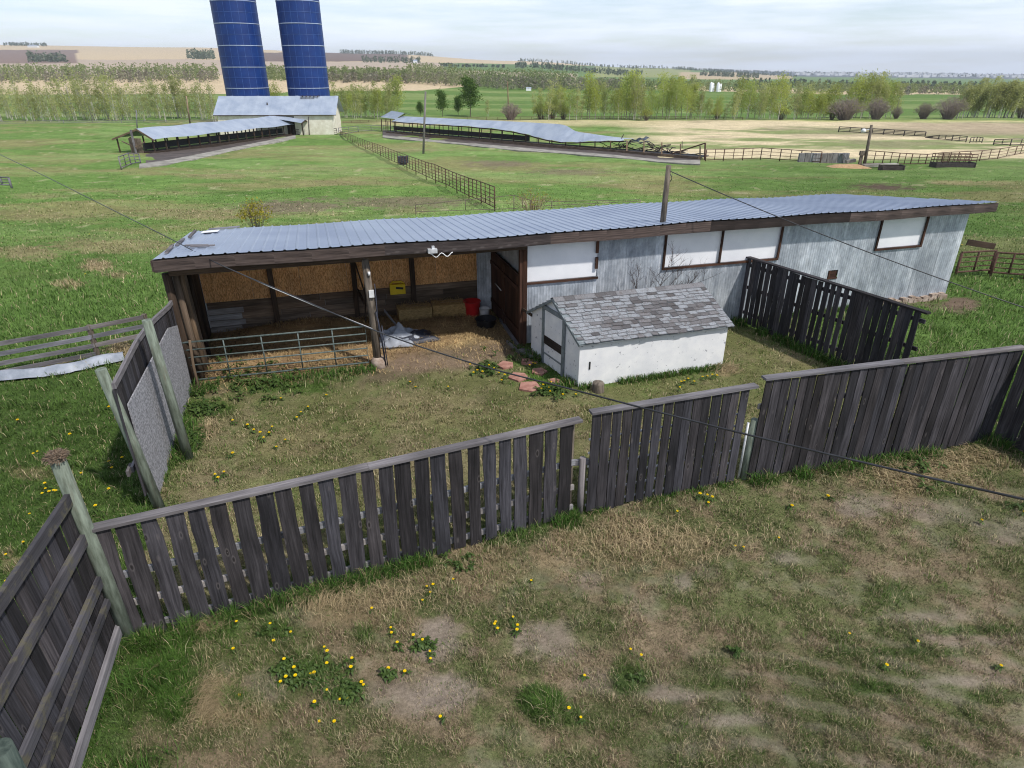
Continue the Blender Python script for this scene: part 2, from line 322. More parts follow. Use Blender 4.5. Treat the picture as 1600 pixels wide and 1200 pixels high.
M['shingle'] = shingle_mat()
M['peel'] = noisy("peeling_white_paint", (0.74, 0.75, 0.78), (0.86, 0.86, 0.87), scale=3, rough=0.7, bump=0.25, spots=(9, 0.625, 0.655, (0.38, 0.385, 0.42)))
M['greytrim'] = noisy("grey_door_trim", (0.13, 0.155, 0.165), (0.24, 0.27, 0.285), scale=8, rough=0.8)
M['town'] = noisy("distant_town_walls", (0.6, 0.6, 0.62), (0.8, 0.8, 0.8), scale=0.02, rough=0.8, bump=0)

# ------------------------------------------------------------------ mesh builder
class MB:
    def __init__(s): s.v = []; s.f = []; s.uv = []; s.r = []; s.mi = []; s.smooth = []
    def face(s, pts, uvs, r, mi=0, smooth=False):
        i = len(s.v); s.v += [tuple(p) for p in pts]; s.f.append(tuple(range(i, i+len(pts)))); s.uv += uvs; s.r.append(r); s.mi.append(mi); s.smooth.append(smooth)
    def obox(s, c, ax, ay, az, r=None, mi=0, taper=None):
        """box from centre and half vectors; UV runs along the longest side"""
        c, ax, ay, az = map(Vector, (c, ax, ay, az)); r = random.random() if r is None else r
        if ax.cross(ay).dot(az) < 0: az = -az
        V = {}
        for i in (-1, 1):
            for j in (-1, 1):
                for k in (-1, 1): V[i, j, k] = c+ax*i+ay*j+az*k
        L = [(ax.length*2, 0), (ay.length*2, 1), (az.length*2, 2)]
        for fix, sg in ((0, -1), (0, 1), (1, -1), (1, 1), (2, -1), (2, 1)):
            o = [a for a in (0, 1, 2) if a != fix]; a, b2 = o
            if fix == 1: a, b2 = b2, a
            seq = [(-1, -1), (1, -1), (1, 1), (-1, 1)]
            if sg < 0: seq = seq[::-1]
            pts = []; uvs = []
            for p, q in seq:
                key = [0, 0, 0]; key[fix] = sg; key[a] = p; key[b2] = q; pts.append(V[tuple(key)])
                up, uq = L[a][0]*(p+1)/2, L[b2][0]*(q+1)/2
                uvs.append((up, uq) if L[a][0] >= L[b2][0] else (uq, up))
            s.face(pts, uvs, r, mi)
        return r
    def bar(s, p0, p1, wd, th, up=(0, 0, 1), r=None, mi=0):
        p0, p1 = Vector(p0), Vector(p1); d = p1-p0
        if d.length < 1e-6: return
        side = d.cross(Vector(up))
        if side.length < 1e-5: side = d.cross(Vector((1, 0, 0)))
        side.normalize(); u = side.cross(d).normalized()
        return s.obox((p0+p1)/2, d/2, side*wd/2, u*th/2, r, mi)
    def tube(s, pts, rad, seg=8, r=None, mi=0, cap=True, smooth=True):
        pts = [Vector(p) for p in pts]; r = random.random() if r is None else r
        if not isinstance(rad, (list, tuple)): rad = [rad]*len(pts)
        rings = []; u0 = 0; us = []
        for i, p in enumerate(pts):
            t = (pts[min(i+1, len(pts)-1)]-pts[max(i-1, 0)]).normalized()
            a = t.orthogonal() if i == 0 else (pa-t*pa.dot(t))
            if a.length < 1e-5: a = t.orthogonal()
            a.normalize(); pa = a; b = t.cross(a)
            if i: u0 += (p-pts[i-1]).length
            us.append(u0)
            rings.append([p+(a*math.cos(2*math.pi*k/seg)+b*math.sin(2*math.pi*k/seg))*rad[i] for k in range(seg)])
        base = len(s.v)
        for rg in rings: s.v += [tuple(q) for q in rg]
        per = 2*math.pi*max(rad)
        for i in range(len(pts)-1):
            for k in range(seg):
                k2 = (k+1) % seg
                s.f.append((base+i*seg+k, base+i*seg+k2, base+(i+1)*seg+k2, base+(i+1)*seg+k))
                v0, v1 = per*k/seg, per*(k+1)/seg
                s.uv += [(us[i], v0), (us[i], v1), (us[i+1], v1), (us[i+1], v0)]; s.r.append(r); s.mi.append(mi); s.smooth.append(smooth)
        if cap:
            for i, rv in ((0, True), (len(pts)-1, False)):
                idx = [base+i*seg+k for k in range(seg)]
                if rv: idx = idx[::-1]
                s.f.append(tuple(idx)); s.uv += [(0, 0)]*seg; s.r.append(r); s.mi.append(mi); s.smooth.append(False)
    def plank(s, p0, p1, wd, th, nrm, n=7, wav=.012):
        p0, p1, nrm = Vector(p0), Vector(p1), Vector(nrm).normalized(); d = p1-p0; L = d.length; e = d/L; side = e.cross(nrm).normalized(); nrm = side.cross(e); r = random.random(); base = len(s.v)
        wl = 0; wr = 0
        for i in range(n):
            wl = wl*.6+random.gauss(0, wav)*.6; wr = wr*.6+random.gauss(0, wav)*.6; c = p0+e*(L*i/(n-1)); 
            for sx, sy in ((-1, -1), (1, -1), (1, 1), (-1, 1)): s.v.append(tuple(c+side*(sx*wd/2+(wl if sx < 0 else wr))+nrm*(sy*th/2)))
        for i in range(n-1):
            for k in range(4):
                a, b = base+i*4+k, base+i*4+(k+1) % 4; s.f.append((a, b, b+4, a+4)); u0, u1 = L*i/(n-1), L*(i+1)/(n-1); v0, v1 = (0, wd) if k % 2 == 0 else (0, th)
                s.uv += [(u0, v0), (u0, v1), (u1, v1), (u1, v0)]; s.r.append(r); s.mi.append(0); s.smooth.append(False)
        s.f.append(tuple(base+k for k in (3, 2, 1, 0))); s.f.append(tuple(base+(n-1)*4+k for k in range(4)))
        for _ in range(2): s.uv += [(0, 0), (0, wd), (th, wd), (th, 0)]; s.r.append(r); s.mi.append(0); s.smooth.append(False)
    def lathe(s, c, prof, seg=20, r=None, mi=0, axis=None):
        c = Vector(c); r = random.random() if r is None else r; base = len(s.v); n = len(prof)
        for (rr, z) in prof:
            for k in range(seg): s.v.append((c.x+rr*math.cos(2*math.pi*k/seg), c.y+rr*math.sin(2*math.pi*k/seg), c.z+z))
        for i in range(n-1):
            for k in range(seg):
                k2 = (k+1) % seg
                s.f.append((base+i*seg+k, base+i*seg+k2, base+(i+1)*seg+k2, base+(i+1)*seg+k))
                s.uv += [(k/seg, i), ((k+1)/seg, i), ((k+1)/seg, i+1), (k/seg, i+1)]; s.r.append(r); s.mi.append(mi); s.smooth.append(True)
    def grid(s, rows, r=None, mi=0, smooth=True, uvs=None):
        base = len(s.v); nr, nc = len(rows), len(rows[0]); r = random.random() if r is None else r
        for rw in rows: s.v += [tuple(p) for p in rw]
        for i in range(nr-1):
            for j in range(nc-1):
                s.f.append((base+i*nc+j, base+i*nc+j+1, base+(i+1)*nc+j+1, base+(i+1)*nc+j))
                if uvs: s.uv += [uvs[i][j], uvs[i][j+1], uvs[i+1][j+1], uvs[i+1][j]]
                else: s.uv += [(i, j), (i, j+1), (i+1, j+1), (i+1, j)]
                s.r.append(r if not callable(r) else r(i, j)); s.mi.append(mi); s.smooth.append(smooth)
    def mesh(s, name, mats):
        me = bpy.data.meshes.new(name); me.from_pydata(s.v, [], s.f)
        if not isinstance(mats, (list, tuple)): mats = [mats]
        for m in mats: me.materials.append(m)
        ul = me.uv_layers.new(name="UVMap"); ul.data.foreach_set("uv", np.array(s.uv, np.float32).ravel())
        a = me.attributes.new("rnd", 'FLOAT', 'FACE'); a.data.foreach_set("value", np.array(s.r, np.float32))
        me.polygons.foreach_set("material_index", np.array(s.mi, np.int32))
        me.polygons.foreach_set("use_smooth", np.array(s.smooth, bool)); me.update()
        return me
    def build(s, name, mats, parent=None, origin=None):
        """link as one object; the mesh is moved so that its origin is the parent's or the given point"""
        o0 = Vector(origin) if origin is not None else (Vector(parent.location) if parent else Vector((0, 0, 0)))
        p = parent
        while p and p.parent: p = p.parent; o0 = Vector(p.location)
        s.v = [(x-o0.x, y-o0.y, z-o0.z) for x, y, z in s.v]
        o = bpy.data.objects.new(name, s.mesh(name, mats)); COL.objects.link(o)
        if parent: o.parent = parent
        else: o.location = o0
        return o
def tag(o, label=None, cat=None, group=None, kind=None):
    if label: o['label'] = label
    if cat: o['category'] = cat
    if group: o['group'] = group
    if kind: o['kind'] = kind
    return o
def thing(name, loc, label, cat, group=None):
    o = bpy.data.objects.new(name, None); COL.objects.link(o); o.location = loc; o.empty_display_size = 0.2
    return tag(o, label, cat, group)
def rawmesh(name, verts, faces_flat, loop_tot, mats, col=None, rnd=None, smooth=False):
    """fast numpy mesh: verts (N,3); faces_flat loop indices; loop_tot per face"""
    me = bpy.data.meshes.new(name); nv = len(verts); nl = len(faces_flat); nf = len(loop_tot)
    me.vertices.add(nv); me.vertices.foreach_set("co", np.ascontiguousarray(verts, np.float32).ravel())
    me.loops.add(nl); me.loops.foreach_set("vertex_index", np.ascontiguousarray(faces_flat, np.int32))
    me.polygons.add(nf); st = np.concatenate([[0], np.cumsum(loop_tot)[:-1]]).astype(np.int32)
    me.polygons.foreach_set("loop_start", st)
    if smooth: me.polygons.foreach_set("use_smooth", np.ones(nf, bool))
    me.update(calc_edges=True); me.validate()
    for m in (mats if isinstance(mats, (list, tuple)) else [mats]): me.materials.append(m)
    if col is not None:
        a = me.attributes.new("Col", 'FLOAT_COLOR', 'POINT'); c4 = np.ones((nv, 4), np.float32); c4[:, :3] = col; a.data.foreach_set("color", c4.ravel())
    if rnd is not None:
        a = me.attributes.new("rnd", 'FLOAT', 'FACE'); a.data.foreach_set("value", np.asarray(rnd, np.float32))
    return me
def link(name, me, parent=None, loc=None):
    o = bpy.data.objects.new(name, me); COL.objects.link(o)
    if parent: o.parent = parent
    if loc is not None: o.location = loc
    return o

# ------------------------------------------------------------------ key places
BL = P(303, 600); BR = P(1475, 465)
BD = (BR-BL); BD.z = 0; BLEN = BD.length; BD.normalize(); BN = Vector((-BD.y, BD.x, 0))
def B(d, n, z): return BL+BD*d+BN*n+Vector((0, 0, z))
FL0, FL1 = P(205, 1003), P(900, 805)
G0, G1 = P(915, 801), P(1155, 750)
R0, R1 = P(1165, 750), P(1545, 690)
R2 = R1+Vector((0.6, -0.8, 0))*3.0
S0, S1 = PZ(1169, 402, 1.8), PZ(1452, 490, 1.8); S0.z = S1.z = 0
W0, W1 = P(300, 606), P(243, 793)
LF0 = Vector((-4.72, 5.74, 0)); LF1 = Vector((-3.80, 2.75, 0))
SA, SB = P(903, 605), P(1128, 573)
SD = (SB-SA).normalized(); SLEN = (SB-SA).length
SN0 = Vector((-SD.y, SD.x, 0)); SN = (SN0*0.985-SD*0.17).normalized(); SDEP = 2.15
def SH(d, n, z): return SA+SD*d+SN*n+Vector((0, 0, z))

# ------------------------------------------------------------------ ground colour
def inpoly(X, Y, poly):
    r = np.zeros(X.shape, bool); n = len(poly)
    for i in range(n):
        x1, y1 = poly[i][0], poly[i][1]; x2, y2 = poly[(i+1) % n][0], poly[(i+1) % n][1]
        c = ((y1 > Y) != (y2 > Y)) & (X < (x2-x1)*(Y-y1)/((y2-y1) if y2 != y1 else 1e-9)+x1); r ^= c
    return r
def segd(X, Y, a, b):
    dx, dy = b[0]-a[0], b[1]-a[1]; t = np.clip(((X-a[0])*dx+(Y-a[1])*dy)/(dx*dx+dy*dy), 0, 1)
    return np.hypot(X-a[0]-t*dx, Y-a[1]-t*dy)
YARD = [BL, B(7.66, 0, 0), S0, S1, R1, R0, G0, FL1, FL0, W1, W0]
FORE = [(-3.2, 0), LF1, LF0, FL0, FL1, G0, G1, R0, R1, R2, (14, 6), (14, -5), (-3, -5)]
def sm(x, a, b): t = np.clip((x-a)/(b-a), 0, 1); return t*t*(3-2*t)
BLOBS = [  # px, py, rx, ry, kind, strength : soil / tan / lush / mud / straw / bright / dark
 (690, 1000, 45, 45, 's', 1), (705, 1075, 55, 35, 's', 1), (845, 1000, 60, 35, 's', .8), (1050, 1085, 60, 18, 's', .8), (950, 1070, 60, 20, 's', .55), (1130, 1125, 70, 18, 's', .6),
 (1066, 910, 22, 20, 's', .8), (920, 903, 20, 14, 's', .5), (1350, 790, 45, 22, 's', .8), (1480, 800, 70, 25, 's', .6), (1590, 825, 60, 30, 's', .7), (1230, 872, 26, 14, 's', .7), (1420, 965, 90, 10, 's', .6), (1500, 1000, 110, 10, 's', .5), (1480, 1065, 120, 9, 's', .6),
 (1100, 890, 30, 15, 's', .45), (460, 960, 60, 22, 's', .45), (420, 1070, 40, 30, 's', .5), (610, 1090, 60, 30, 's', .6), (380, 1120, 60, 20, 't', .9),
 (560, 950, 110, 35, 't', .7), (760, 890, 120, 40, 't', .6), (1000, 850, 130, 50, 't', .7), (1430, 745, 90, 30, 't', .95), (1300, 730, 80, 18, 't', .6), (1540, 720, 60, 20, 't', .6), (330, 1100, 40, 40, 't', .9),
 (260, 1040, 70, 90, 'l', 1), (330, 985, 60, 30, 'l', .8), (490, 1050, 60, 35, 'l', .8), (540, 1085, 40, 30, 'l', .7), (590, 890, 60, 16, 'l', .5), (430, 985, 25, 18, 'l', .7), (985, 1060, 30, 30, 'l', .8), (840, 1095, 40, 25, 'l', .9), (880, 1120, 50, 20, 'l', .7), (1480, 765, 40, 15, 'l', .5), (1100, 1060, 50, 25, 'l', .5), (1390, 930, 60, 25, 'l', .5), (1560, 690, 60, 18, 'l', .9), (370, 1098, 25, 18, 'l', .9), (570, 995, 25, 15, 'l', .7),
 (1400, 1020, 110, 9, 'l', .6), (1520, 985, 90, 8, 'l', .6), (1360, 1075, 60, 12, 'l', .6), (1550, 1090, 60, 14, 'l', .5), (930, 980, 40, 30, 'l', .5),
 (650, 545, 60, 30, 'm', .8), (770, 525, 40, 20, 'm', .7), (590, 590, 50, 14, 'm', .7), (330, 610, 50, 12, 'm', .6), (730, 555, 60, 14, 'l', .9), (820, 560, 60, 18, 'l', .9), (690, 545, 40, 12, 'l', .6), (440, 605, 90, 10, 'l', .8), (530, 590, 50, 10, 'l', .6), (330, 640, 40, 14, 'l', .7), (290, 690, 22, 40, 'l', .9), (850, 590, 50, 22, 'l', .9),
 (480, 690, 90, 25, 't', .4), (660, 640, 120, 30, 't', .3), (860, 640, 60, 20, 't', .4), (1370, 545, 60, 10, 'l', .9), (1230, 520, 60, 25, 't', .3), (1130, 577, 20, 10, 't', .9), (1300, 560, 60, 18, 't', .3),
 (1490, 478, 42, 14, 'm', 1), (1420, 470, 60, 8, 'm', .8), (1380, 293, 55, 6, 'm', 1.4), (640, 330, 40, 6, 't', .5),
 (450, 325, 90, 11, 'b', .9), (620, 318, 130, 9, 'b', .8), (300, 335, 100, 10, 't', .6), (180, 385, 120, 12, 't', .65), (40, 395, 60, 12, 't', .7), (90, 340, 90, 8, 't', .35), (640, 235, 90, 4, 't', .6), (780, 256, 60, 6, 'b', .8), (890, 268, 70, 6, 'b', .7), (560, 285, 100, 5, 't', .5), (330, 275, 60, 6, 't', .5), (480, 262, 90, 5, 't', .35), (620, 287, 40, 3, 't', .2), (1490, 287, 50, 4, 't', .6), (1560, 287, 30, 4, 't', .5), (150, 415, 25, 10, 't', .9), (105, 445, 22, 8, 't', .8), (185, 430, 18, 6, 't', .6), (50, 740, 40, 10, 't', .5), (20, 880, 22, 20, 't', .7), (190, 545, 26, 14, 't', .9), (100, 570, 40, 7, 't', .8), (980, 290, 80, 5, 't', .3), (60, 305, 50, 5, 't', .5), (250, 300, 90, 5, 't', .4), (400, 300, 100, 4, 'l', .5),
]
C = dict(s=(0.235, 0.195, 0.160), t=(0.255, 0.200, 0.115), l=(0.060, 0.120, 0.022), m=(0.150, 0.110, 0.080), b=(0.170, 0.138, 0.095))
C = {k: np.array(v) for k, v in C.items()}
def lerp(a, b, t): return a+(b-a)*t[..., None]
def ground_col(X, Y):
    """albedo (soil, turf and crop colour), blade height and blade density at a place"""
    X = np.asarray(X, float); Y = np.asarray(Y, float); sh = X.shape
    Yr = np.minimum(Y, YEND); Z = base_z(X, Yr)
    px, py = PX(X, np.maximum(Y, 0.5), base_z(X, np.maximum(Y, 0.5)))
    n1 = fbm(X*0.55, Y*0.55, 21, 5, 0.62); n2 = fbm(X*1.7+3, Y*1.7, 33, 5, 0.65); n3 = fbm(X*0.13, Y*0.3, 41, 4); n4 = fbm(X*4.5, Y*4.5, 51, 4, 0.65)
    wx = X+0.5*(n2-0.5); wy = Y+0.5*(n1-0.5)
    # pasture
    lush1 = np.array((0.068, 0.128, 0.028)); lush2 = np.array((0.130, 0.205, 0.056)); tan = C['t']
    c = lerp(np.broadcast_to(lush1, sh+(3,)), lush2, np.clip(n1*0.8+n2*0.5-0.15, 0, 1))
    h = (0.10+0.09*n1)*(1-.6*sm(Y, 17, 26)); den = np.ones(sh)
    ty = sm(fbm(X*0.07+5+.02*Y, Y*0.15, 61, 6, 0.66), 0.44, 0.66)*sm(Y, 18, 30)*0.68
    c = lerp(c, tan*np.array((.78, .84, .72)), ty)
    lg = sm(fbm(X*0.05+1, Y*0.13+.03*X, 66, 6, 0.66), 0.50, 0.62)*sm(Y, 22, 34)*.55; c = lerp(c, np.array((.165, .235, .08)), lg)
    sp_ = sm(vnoise(X*1.3, Y*.9, 68), .86, .95)*sm(Y, 24, 34)*.5; c = lerp(c, np.array((.36, .32, .2)), sp_)
    rt = sm(px, 1000, 1250)*sm(Y, 18, 24); c = c*(1-0.25*rt[..., None])
    # pale dry field beyond the long shelter, stronger sun there put into the colour
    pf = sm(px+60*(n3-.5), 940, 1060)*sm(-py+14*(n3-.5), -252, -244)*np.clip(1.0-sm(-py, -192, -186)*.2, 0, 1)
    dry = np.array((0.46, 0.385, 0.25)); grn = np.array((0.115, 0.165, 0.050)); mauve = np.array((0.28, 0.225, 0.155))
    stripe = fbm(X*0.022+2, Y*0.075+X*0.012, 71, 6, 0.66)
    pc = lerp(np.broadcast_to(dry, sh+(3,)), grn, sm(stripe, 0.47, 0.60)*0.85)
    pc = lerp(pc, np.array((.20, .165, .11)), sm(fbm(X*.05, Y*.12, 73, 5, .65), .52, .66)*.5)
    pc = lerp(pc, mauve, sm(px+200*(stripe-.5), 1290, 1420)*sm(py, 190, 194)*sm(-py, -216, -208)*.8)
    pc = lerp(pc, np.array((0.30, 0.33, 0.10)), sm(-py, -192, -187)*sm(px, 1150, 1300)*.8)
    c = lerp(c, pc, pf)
    pd = sm(px, 560, 640)*sm(-px, -1100, -1000)*sm(-py, -200, -192); c = lerp(c, np.array((.40, .34, .2)), pd*.8)
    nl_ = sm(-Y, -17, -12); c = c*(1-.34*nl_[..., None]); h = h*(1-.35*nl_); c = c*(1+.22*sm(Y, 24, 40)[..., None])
    # yard
    yd = inpoly(wx, wy, YARD); ol = np.array((0.125, 0.130, 0.053)); yt = np.array((0.23, 0.187, 0.115))
    yc = lerp(np.broadcast_to(ol, sh+(3,)), yt, sm(n1*0.6+n2*0.4, 0.42, 0.66)*0.75); yc = lerp(yc, np.array((0.085, 0.120, 0.035)), sm(n4*.5+n2*.5, 0.52, 0.68)*0.6)
    c = np.where(yd[..., None], yc, c); h = np.where(yd, 0.035+0.03*n2, h)
    # foreground outside the fence
    fo = inpoly(X+0.12*(n4-.5), Y+0.12*(n2-.5), FORE)
    ft = np.array((0.228, 0.178, 0.115)); fg = np.array((0.102, 0.122, 0.046)); fs = C['s']
    q = n1*0.35+n2*0.35+n4*0.3
    fc = lerp(np.broadcast_to(ft, sh+(3,)), fg, sm(q, 0.40, 0.56)*0.9); soil = sm(fbm(X*1.1+9, Y*1.6, 81, 5, 0.62)*.7+.3*n4, 0.52, 0.64)*sm(-Y+0.25*X, -9.0, -6.2)
    fc = lerp(fc, fs, soil*0.32*sm(vnoise(X*7, Y*7, 83)*.5+n4*.5, .3, .6))
    rr_ = np.hypot(X-2.4, Y-0.4)+.10*(n2-.5); tk = sm(np.sin(rr_*2*math.pi/.30)+2.6*(n4-.5), -.1, .9)*sm(px, 960, 1120)*sm(py+.10*(px-1100), 985, 1040)
    fc = lerp(fc, fs*np.array((.85, .85, .87)), tk*.34); tg_ = sm(-np.sin(rr_*2*math.pi/.30)+2.6*(n4-.5), 0, 1)*sm(px, 960, 1120)*sm(py+.10*(px-1100), 985, 1040)
    fc = lerp(fc, np.array((.062, .088, .026)), tg_*.32); soil = np.maximum(soil*.6, tk*.45)
    c = np.where(fo[..., None], fc, c); h = np.where(fo, (0.035+0.045*n2)*(1-.5*soil), h); den = np.where(fo, 1-0.6*soil, den)
    # explicit patches
    for (bx, by, rx, ry, kd, st) in BLOBS:
        g = np.hypot((px-bx)/rx, (py-by)/ry); g = g+1.1*(n2-0.5)+1.3*(n4-0.5)
        wgt = (1-sm(g, 0.45, 1.25))*min(st, 1)*(.85 if kd == 's' else 1); c = lerp(c, C[kd]*(0.6 if st > 1 else 1), wgt)
        if kd in 'sm': den = den*(1-.62*wgt); h = h*(1-.6*wgt)
        if kd == 'l': h = np.where(Y < 14, h+0.06*wgt, h); den = np.maximum(den, wgt)
        if kd == 't': h = h+0.02*wgt
    # lush strip at the foot of the fences
    for a, b, wd, am in ((FL0, FL1, .30, .85), (G0, G1, .2, .35), (R0, R1, .3, .6), (R1, R2, .4, .9), (S0, S1, .35, .8), (W0, W1, .35, .7), (SA, SB, .3, .6), (LF0, LF1, .5, .8)):
        k2 = np.exp(-(segd(X, Y, a, b)/wd)**2)*sm(n2*.6+n4*.4, 0.36, 0.56)*am
        c = lerp(c, C['l'], k2); h = h+0.13*k2*n4; den = np.maximum(den, k2)
    # straw in and in front of the open bays
    ld = (X-BL.x)*BD.x+(Y-BL.y)*BD.y; ln = (X-BL.x)*BN.x+(Y-BL.y)*BN.y
    dirt = sm(ld, 3.9, 4.4)*sm(-ld, -7.7, -7.2)*sm(-ln, -1.2, -.2)*sm(ln+1.1*(n2-.5), -1.0, -.55); c = lerp(c, np.array((.20, .145, .105)), dirt*.9); den = den*(1-.8*dirt)
    ins = sm(ld, -0.1, 0.15)*sm(-ld, -7.7, -7.5)*sm(-ln, -3.3, -3.2)*sm(ln+0.9*(n2-.5), -0.45+0.35*sm(ld, 4, 4.6), 0.15+.8*sm(ld, 4, 5)+.5*sm(ld, 6, 7.2))
    stc = lerp(np.broadcast_to(np.array((0.46, 0.33, 0.175)), sh+(3,)), np.array((0.25, 0.165, 0.095)), sm(n2*.5+n1*.5, 0.36, 0.60))
    c = lerp(c, stc, ins); den = den*(1-ins); h = h*(1-ins)
    # far fields; the tan ones carry their brighter sun in the colour
    far = Y > YEND
    if far.any():
        row = py; nn = 3*(fbm(X*0.012, Y*0.012, 91, 3)-.5); row = row+nn*.6; xp = px+20*(n3-.5)
        fcx = np.zeros(sh+(3,)); gf = np.array((0.105, 0.175, 0.045)); tn = np.array((0.50, 0.40, 0.265)); pk = np.array((0.40, 0.325, 0.255)); br = np.array((0.165, 0.12, 0.10)); pg = np.array((0.25, 0.27, 0.12)); gr2 = np.array((0.13, 0.20, 0.075)); bl = np.array((0.10, 0.115, 0.12))
        fcx[:] = lerp(np.broadcast_to(gf, sh+(3,)), np.array((0.20, 0.25, 0.09)), sm(fbm(X*0.006, Y*0.05, 95, 3), .45, .6)*.8)
        e1 = np.interp(px, [0, 340, 560, 650, 800, 1000, 1300, 1600], [148, 147, 142, 142, 130, 139, 147.5, 147.5])
        fcx = np.where((row < e1)[..., None], tn, fcx)
        e2 = np.interp(px, [0, 600, 800, 900, 1000, 1300, 1600], [116, 118, 122, 125, 132, 140, 140])
        fcx = np.where((row < e2)[..., None], np.where((px > 900)[..., None], gr2, pk), fcx)
        # upper slopes
        fcx = np.where((row < np.interp(px, [0, 300, 500, 650, 900], [93, 93, 97, 97, 90]))[..., None], tn, fcx)
        fcx = np.where(((px < 120) & (row > 78) & (row < 99))[..., None], br*1.3, fcx)
        fcx = np.where(((px > 395) & (px < 690-4*(row-85)) & (row < 96) & (row > 82))[..., None], br, fcx)
        fcx = np.where(((px > 690) & (row > 98+(px-690)*.02) & (row < 109+(px-690)*.03) & (px < 960))[..., None], gr2*.9, fcx)
        fcx = np.where(((px > 640) & (px <= 960) & (row <= 98+(px-690)*.02))[..., None], tn*1.0, fcx)
        fcx = np.where(((px > 930) & (px < 1080) & (row < 121))[..., None], pg, fcx)
        fcx = np.where(((px >= 1060) & (px < 1240) & (row < 124) & (row > 113))[..., None], tn*.85, fcx)
        fcx = np.where(((px >= 1080) & (Y > 2900))[..., None], bl, fcx)
        c = np.where(far[..., None], fcx, c)
    c = c*(1+0.35*(n4-.5)[..., None]*(Y < 60)[..., None])
    return np.clip(c, 0.01, 0.85), h, np.clip(den, 0, 1)

# ------------------------------------------------------------------ ground sheet
ya = np.concatenate([[-140, -60, -20, -6, 0, 1.5], np.exp(np.arange(math.log(2.4), math.log(60), 0.0062)), np.exp(np.arange(math.log(60), math.log(9000), 0.014))])
aa = np.concatenate([-np.geomspace(3.2, 1.14, 24), np.linspace(-1.12, 1.12, 470), np.geomspace(1.14, 3.2, 24)])
AA, YY = np.meshgrid(aa, ya)
XX = AA*np.where(YY < 2.4, 2.4+(2.4-YY)*1.2, YY)
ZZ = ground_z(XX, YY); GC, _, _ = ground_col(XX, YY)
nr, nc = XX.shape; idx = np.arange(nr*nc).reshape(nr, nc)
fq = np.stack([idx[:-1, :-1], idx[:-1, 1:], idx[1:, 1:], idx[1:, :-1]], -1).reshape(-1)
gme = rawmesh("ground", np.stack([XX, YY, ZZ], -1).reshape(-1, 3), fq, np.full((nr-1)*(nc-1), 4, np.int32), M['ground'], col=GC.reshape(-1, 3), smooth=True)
go = tag(link("ground", gme), kind='structure')

# ------------------------------------------------------------------ barn
Tb = thing("cattle_barn", BL, "long low cattle barn with ribbed blue-grey steel roof and galvanised walls", "barn")
ZE, NE, NBK, ZB = 2.90, -0.32, 4.15, 2.46
D0, D1 = -0.12, 21.68
def wob(d, n): return 0.018*math.sin(d*0.55+0.6)+0.012*math.sin(d*1.7)+(0.05*math.sin(math.pi*min(max(d/20, 0), 1)))*(n-NE)/4.4
def roofz(d, n): return ZE+(ZB-ZE)*(n-NE)/(NBK-NE)+wob(d, n)
def nback(d):
    return NBK if d < 20.1 else NE+(D1-d)/(D1-20.1)*(NBK-NE)
mb = MB(); cols = []
d = D0; pit = 0.2286
while d < D1-0.02:
    for off, up in ((0, 0), (pit*.72, 0), (pit*.80, .019), (pit*.92, .019)):
        if d+off < D1-0.02: cols.append((d+off, up))
    d += pit
cols.append((D1-0.02, 0))
rows = []
for t in np.linspace(0, 1, 9):
    n0_ = NE-.075; rows.append([B(dd, n0_+(nback(dd)-n0_)*t, roofz(dd, n0_+(nback(dd)-n0_)*t)+up+.012) for dd, up in cols])
mb.grid(rows, smooth=False, r=0.5); roof = mb.build("roof", M['roof'], Tb)
mb = MB()   # sheathing just under the steel
rows = [[B(dd, NE+.02+(nback(dd)-NE-.04)*t, roofz(dd, NE+(nback(dd)-NE)*t)-.07) for dd in np.linspace(D0+.02, D1-.06, 60)] for t in (0, .25, .5, .75, 1)]
mb.grid(rows[::-1], smooth=False, uvs=[[(dd, t) for dd in np.linspace(0, 21, 60)] for t in (0, 1, 2, 3, 4)])
for i in range(18):
    dd = .3+i*1.22
    if nback(dd) < 3.5: continue
    mb.bar(B(dd, NE+.06, roofz(dd, NE)-.12), B(dd, 3.9, roofz(dd, 3.9)-.12), .045, .15)
mb.build("roof_framing", M['tanwood'], Tb)
mb = MB()   # fascia boards along the front, slightly uneven
bd = [D0-.02, 4.4, 8.2, 12.4, 16.6, D1]
for a, b2 in zip(bd[:-1], bd[1:]):
    ns = 6
    r = random.random()
    for k in range(ns):
        d0 = a+(b2-a)*k/ns; d1 = a+(b2-a)*(k+1)/ns
        mb.bar(B(d0, NE-.03, roofz(d0, NE)-.135), B(d1, NE-.03, roofz(d1, NE)-.135), .045, .24, r=r)
mb.bar(B(D0-.04, NE-.04, roofz(D0, NE)-.13), B(D0-.04, NBK-.05, roofz(D0, NBK)-.13), .04, .22)
mb.build("fascia", M['fascia'], Tb)
mb = MB()
for d0, d1, n0, n1, wd in ((.02, .1, NBK-.1, 2.6, .07), (0, .06, 2.4, 1.2, .08), (-.05, .05, 1.3, .1, .07), (.35, 1.1, NBK-.12, NBK-.05, .08), (.25, .75, 1.05, .75, .06), (.4, .9, .8, .65, .05)):
    mb.bar(B(d0, n0, roofz(d0, n0)+.055), B(d1, n1, roofz(d1, n1)+.055), wd, .03)
mb.build("loose_roof_boards", M['rail'], Tb)
mb = MB(); mb.grid([[B(dd, nn, roofz(dd, nn)+.05) for dd in (.25, .45, .65)] for nn in (3.3, 3.75)], smooth=False); mb.build("bent_flashing", M['white'], Tb)
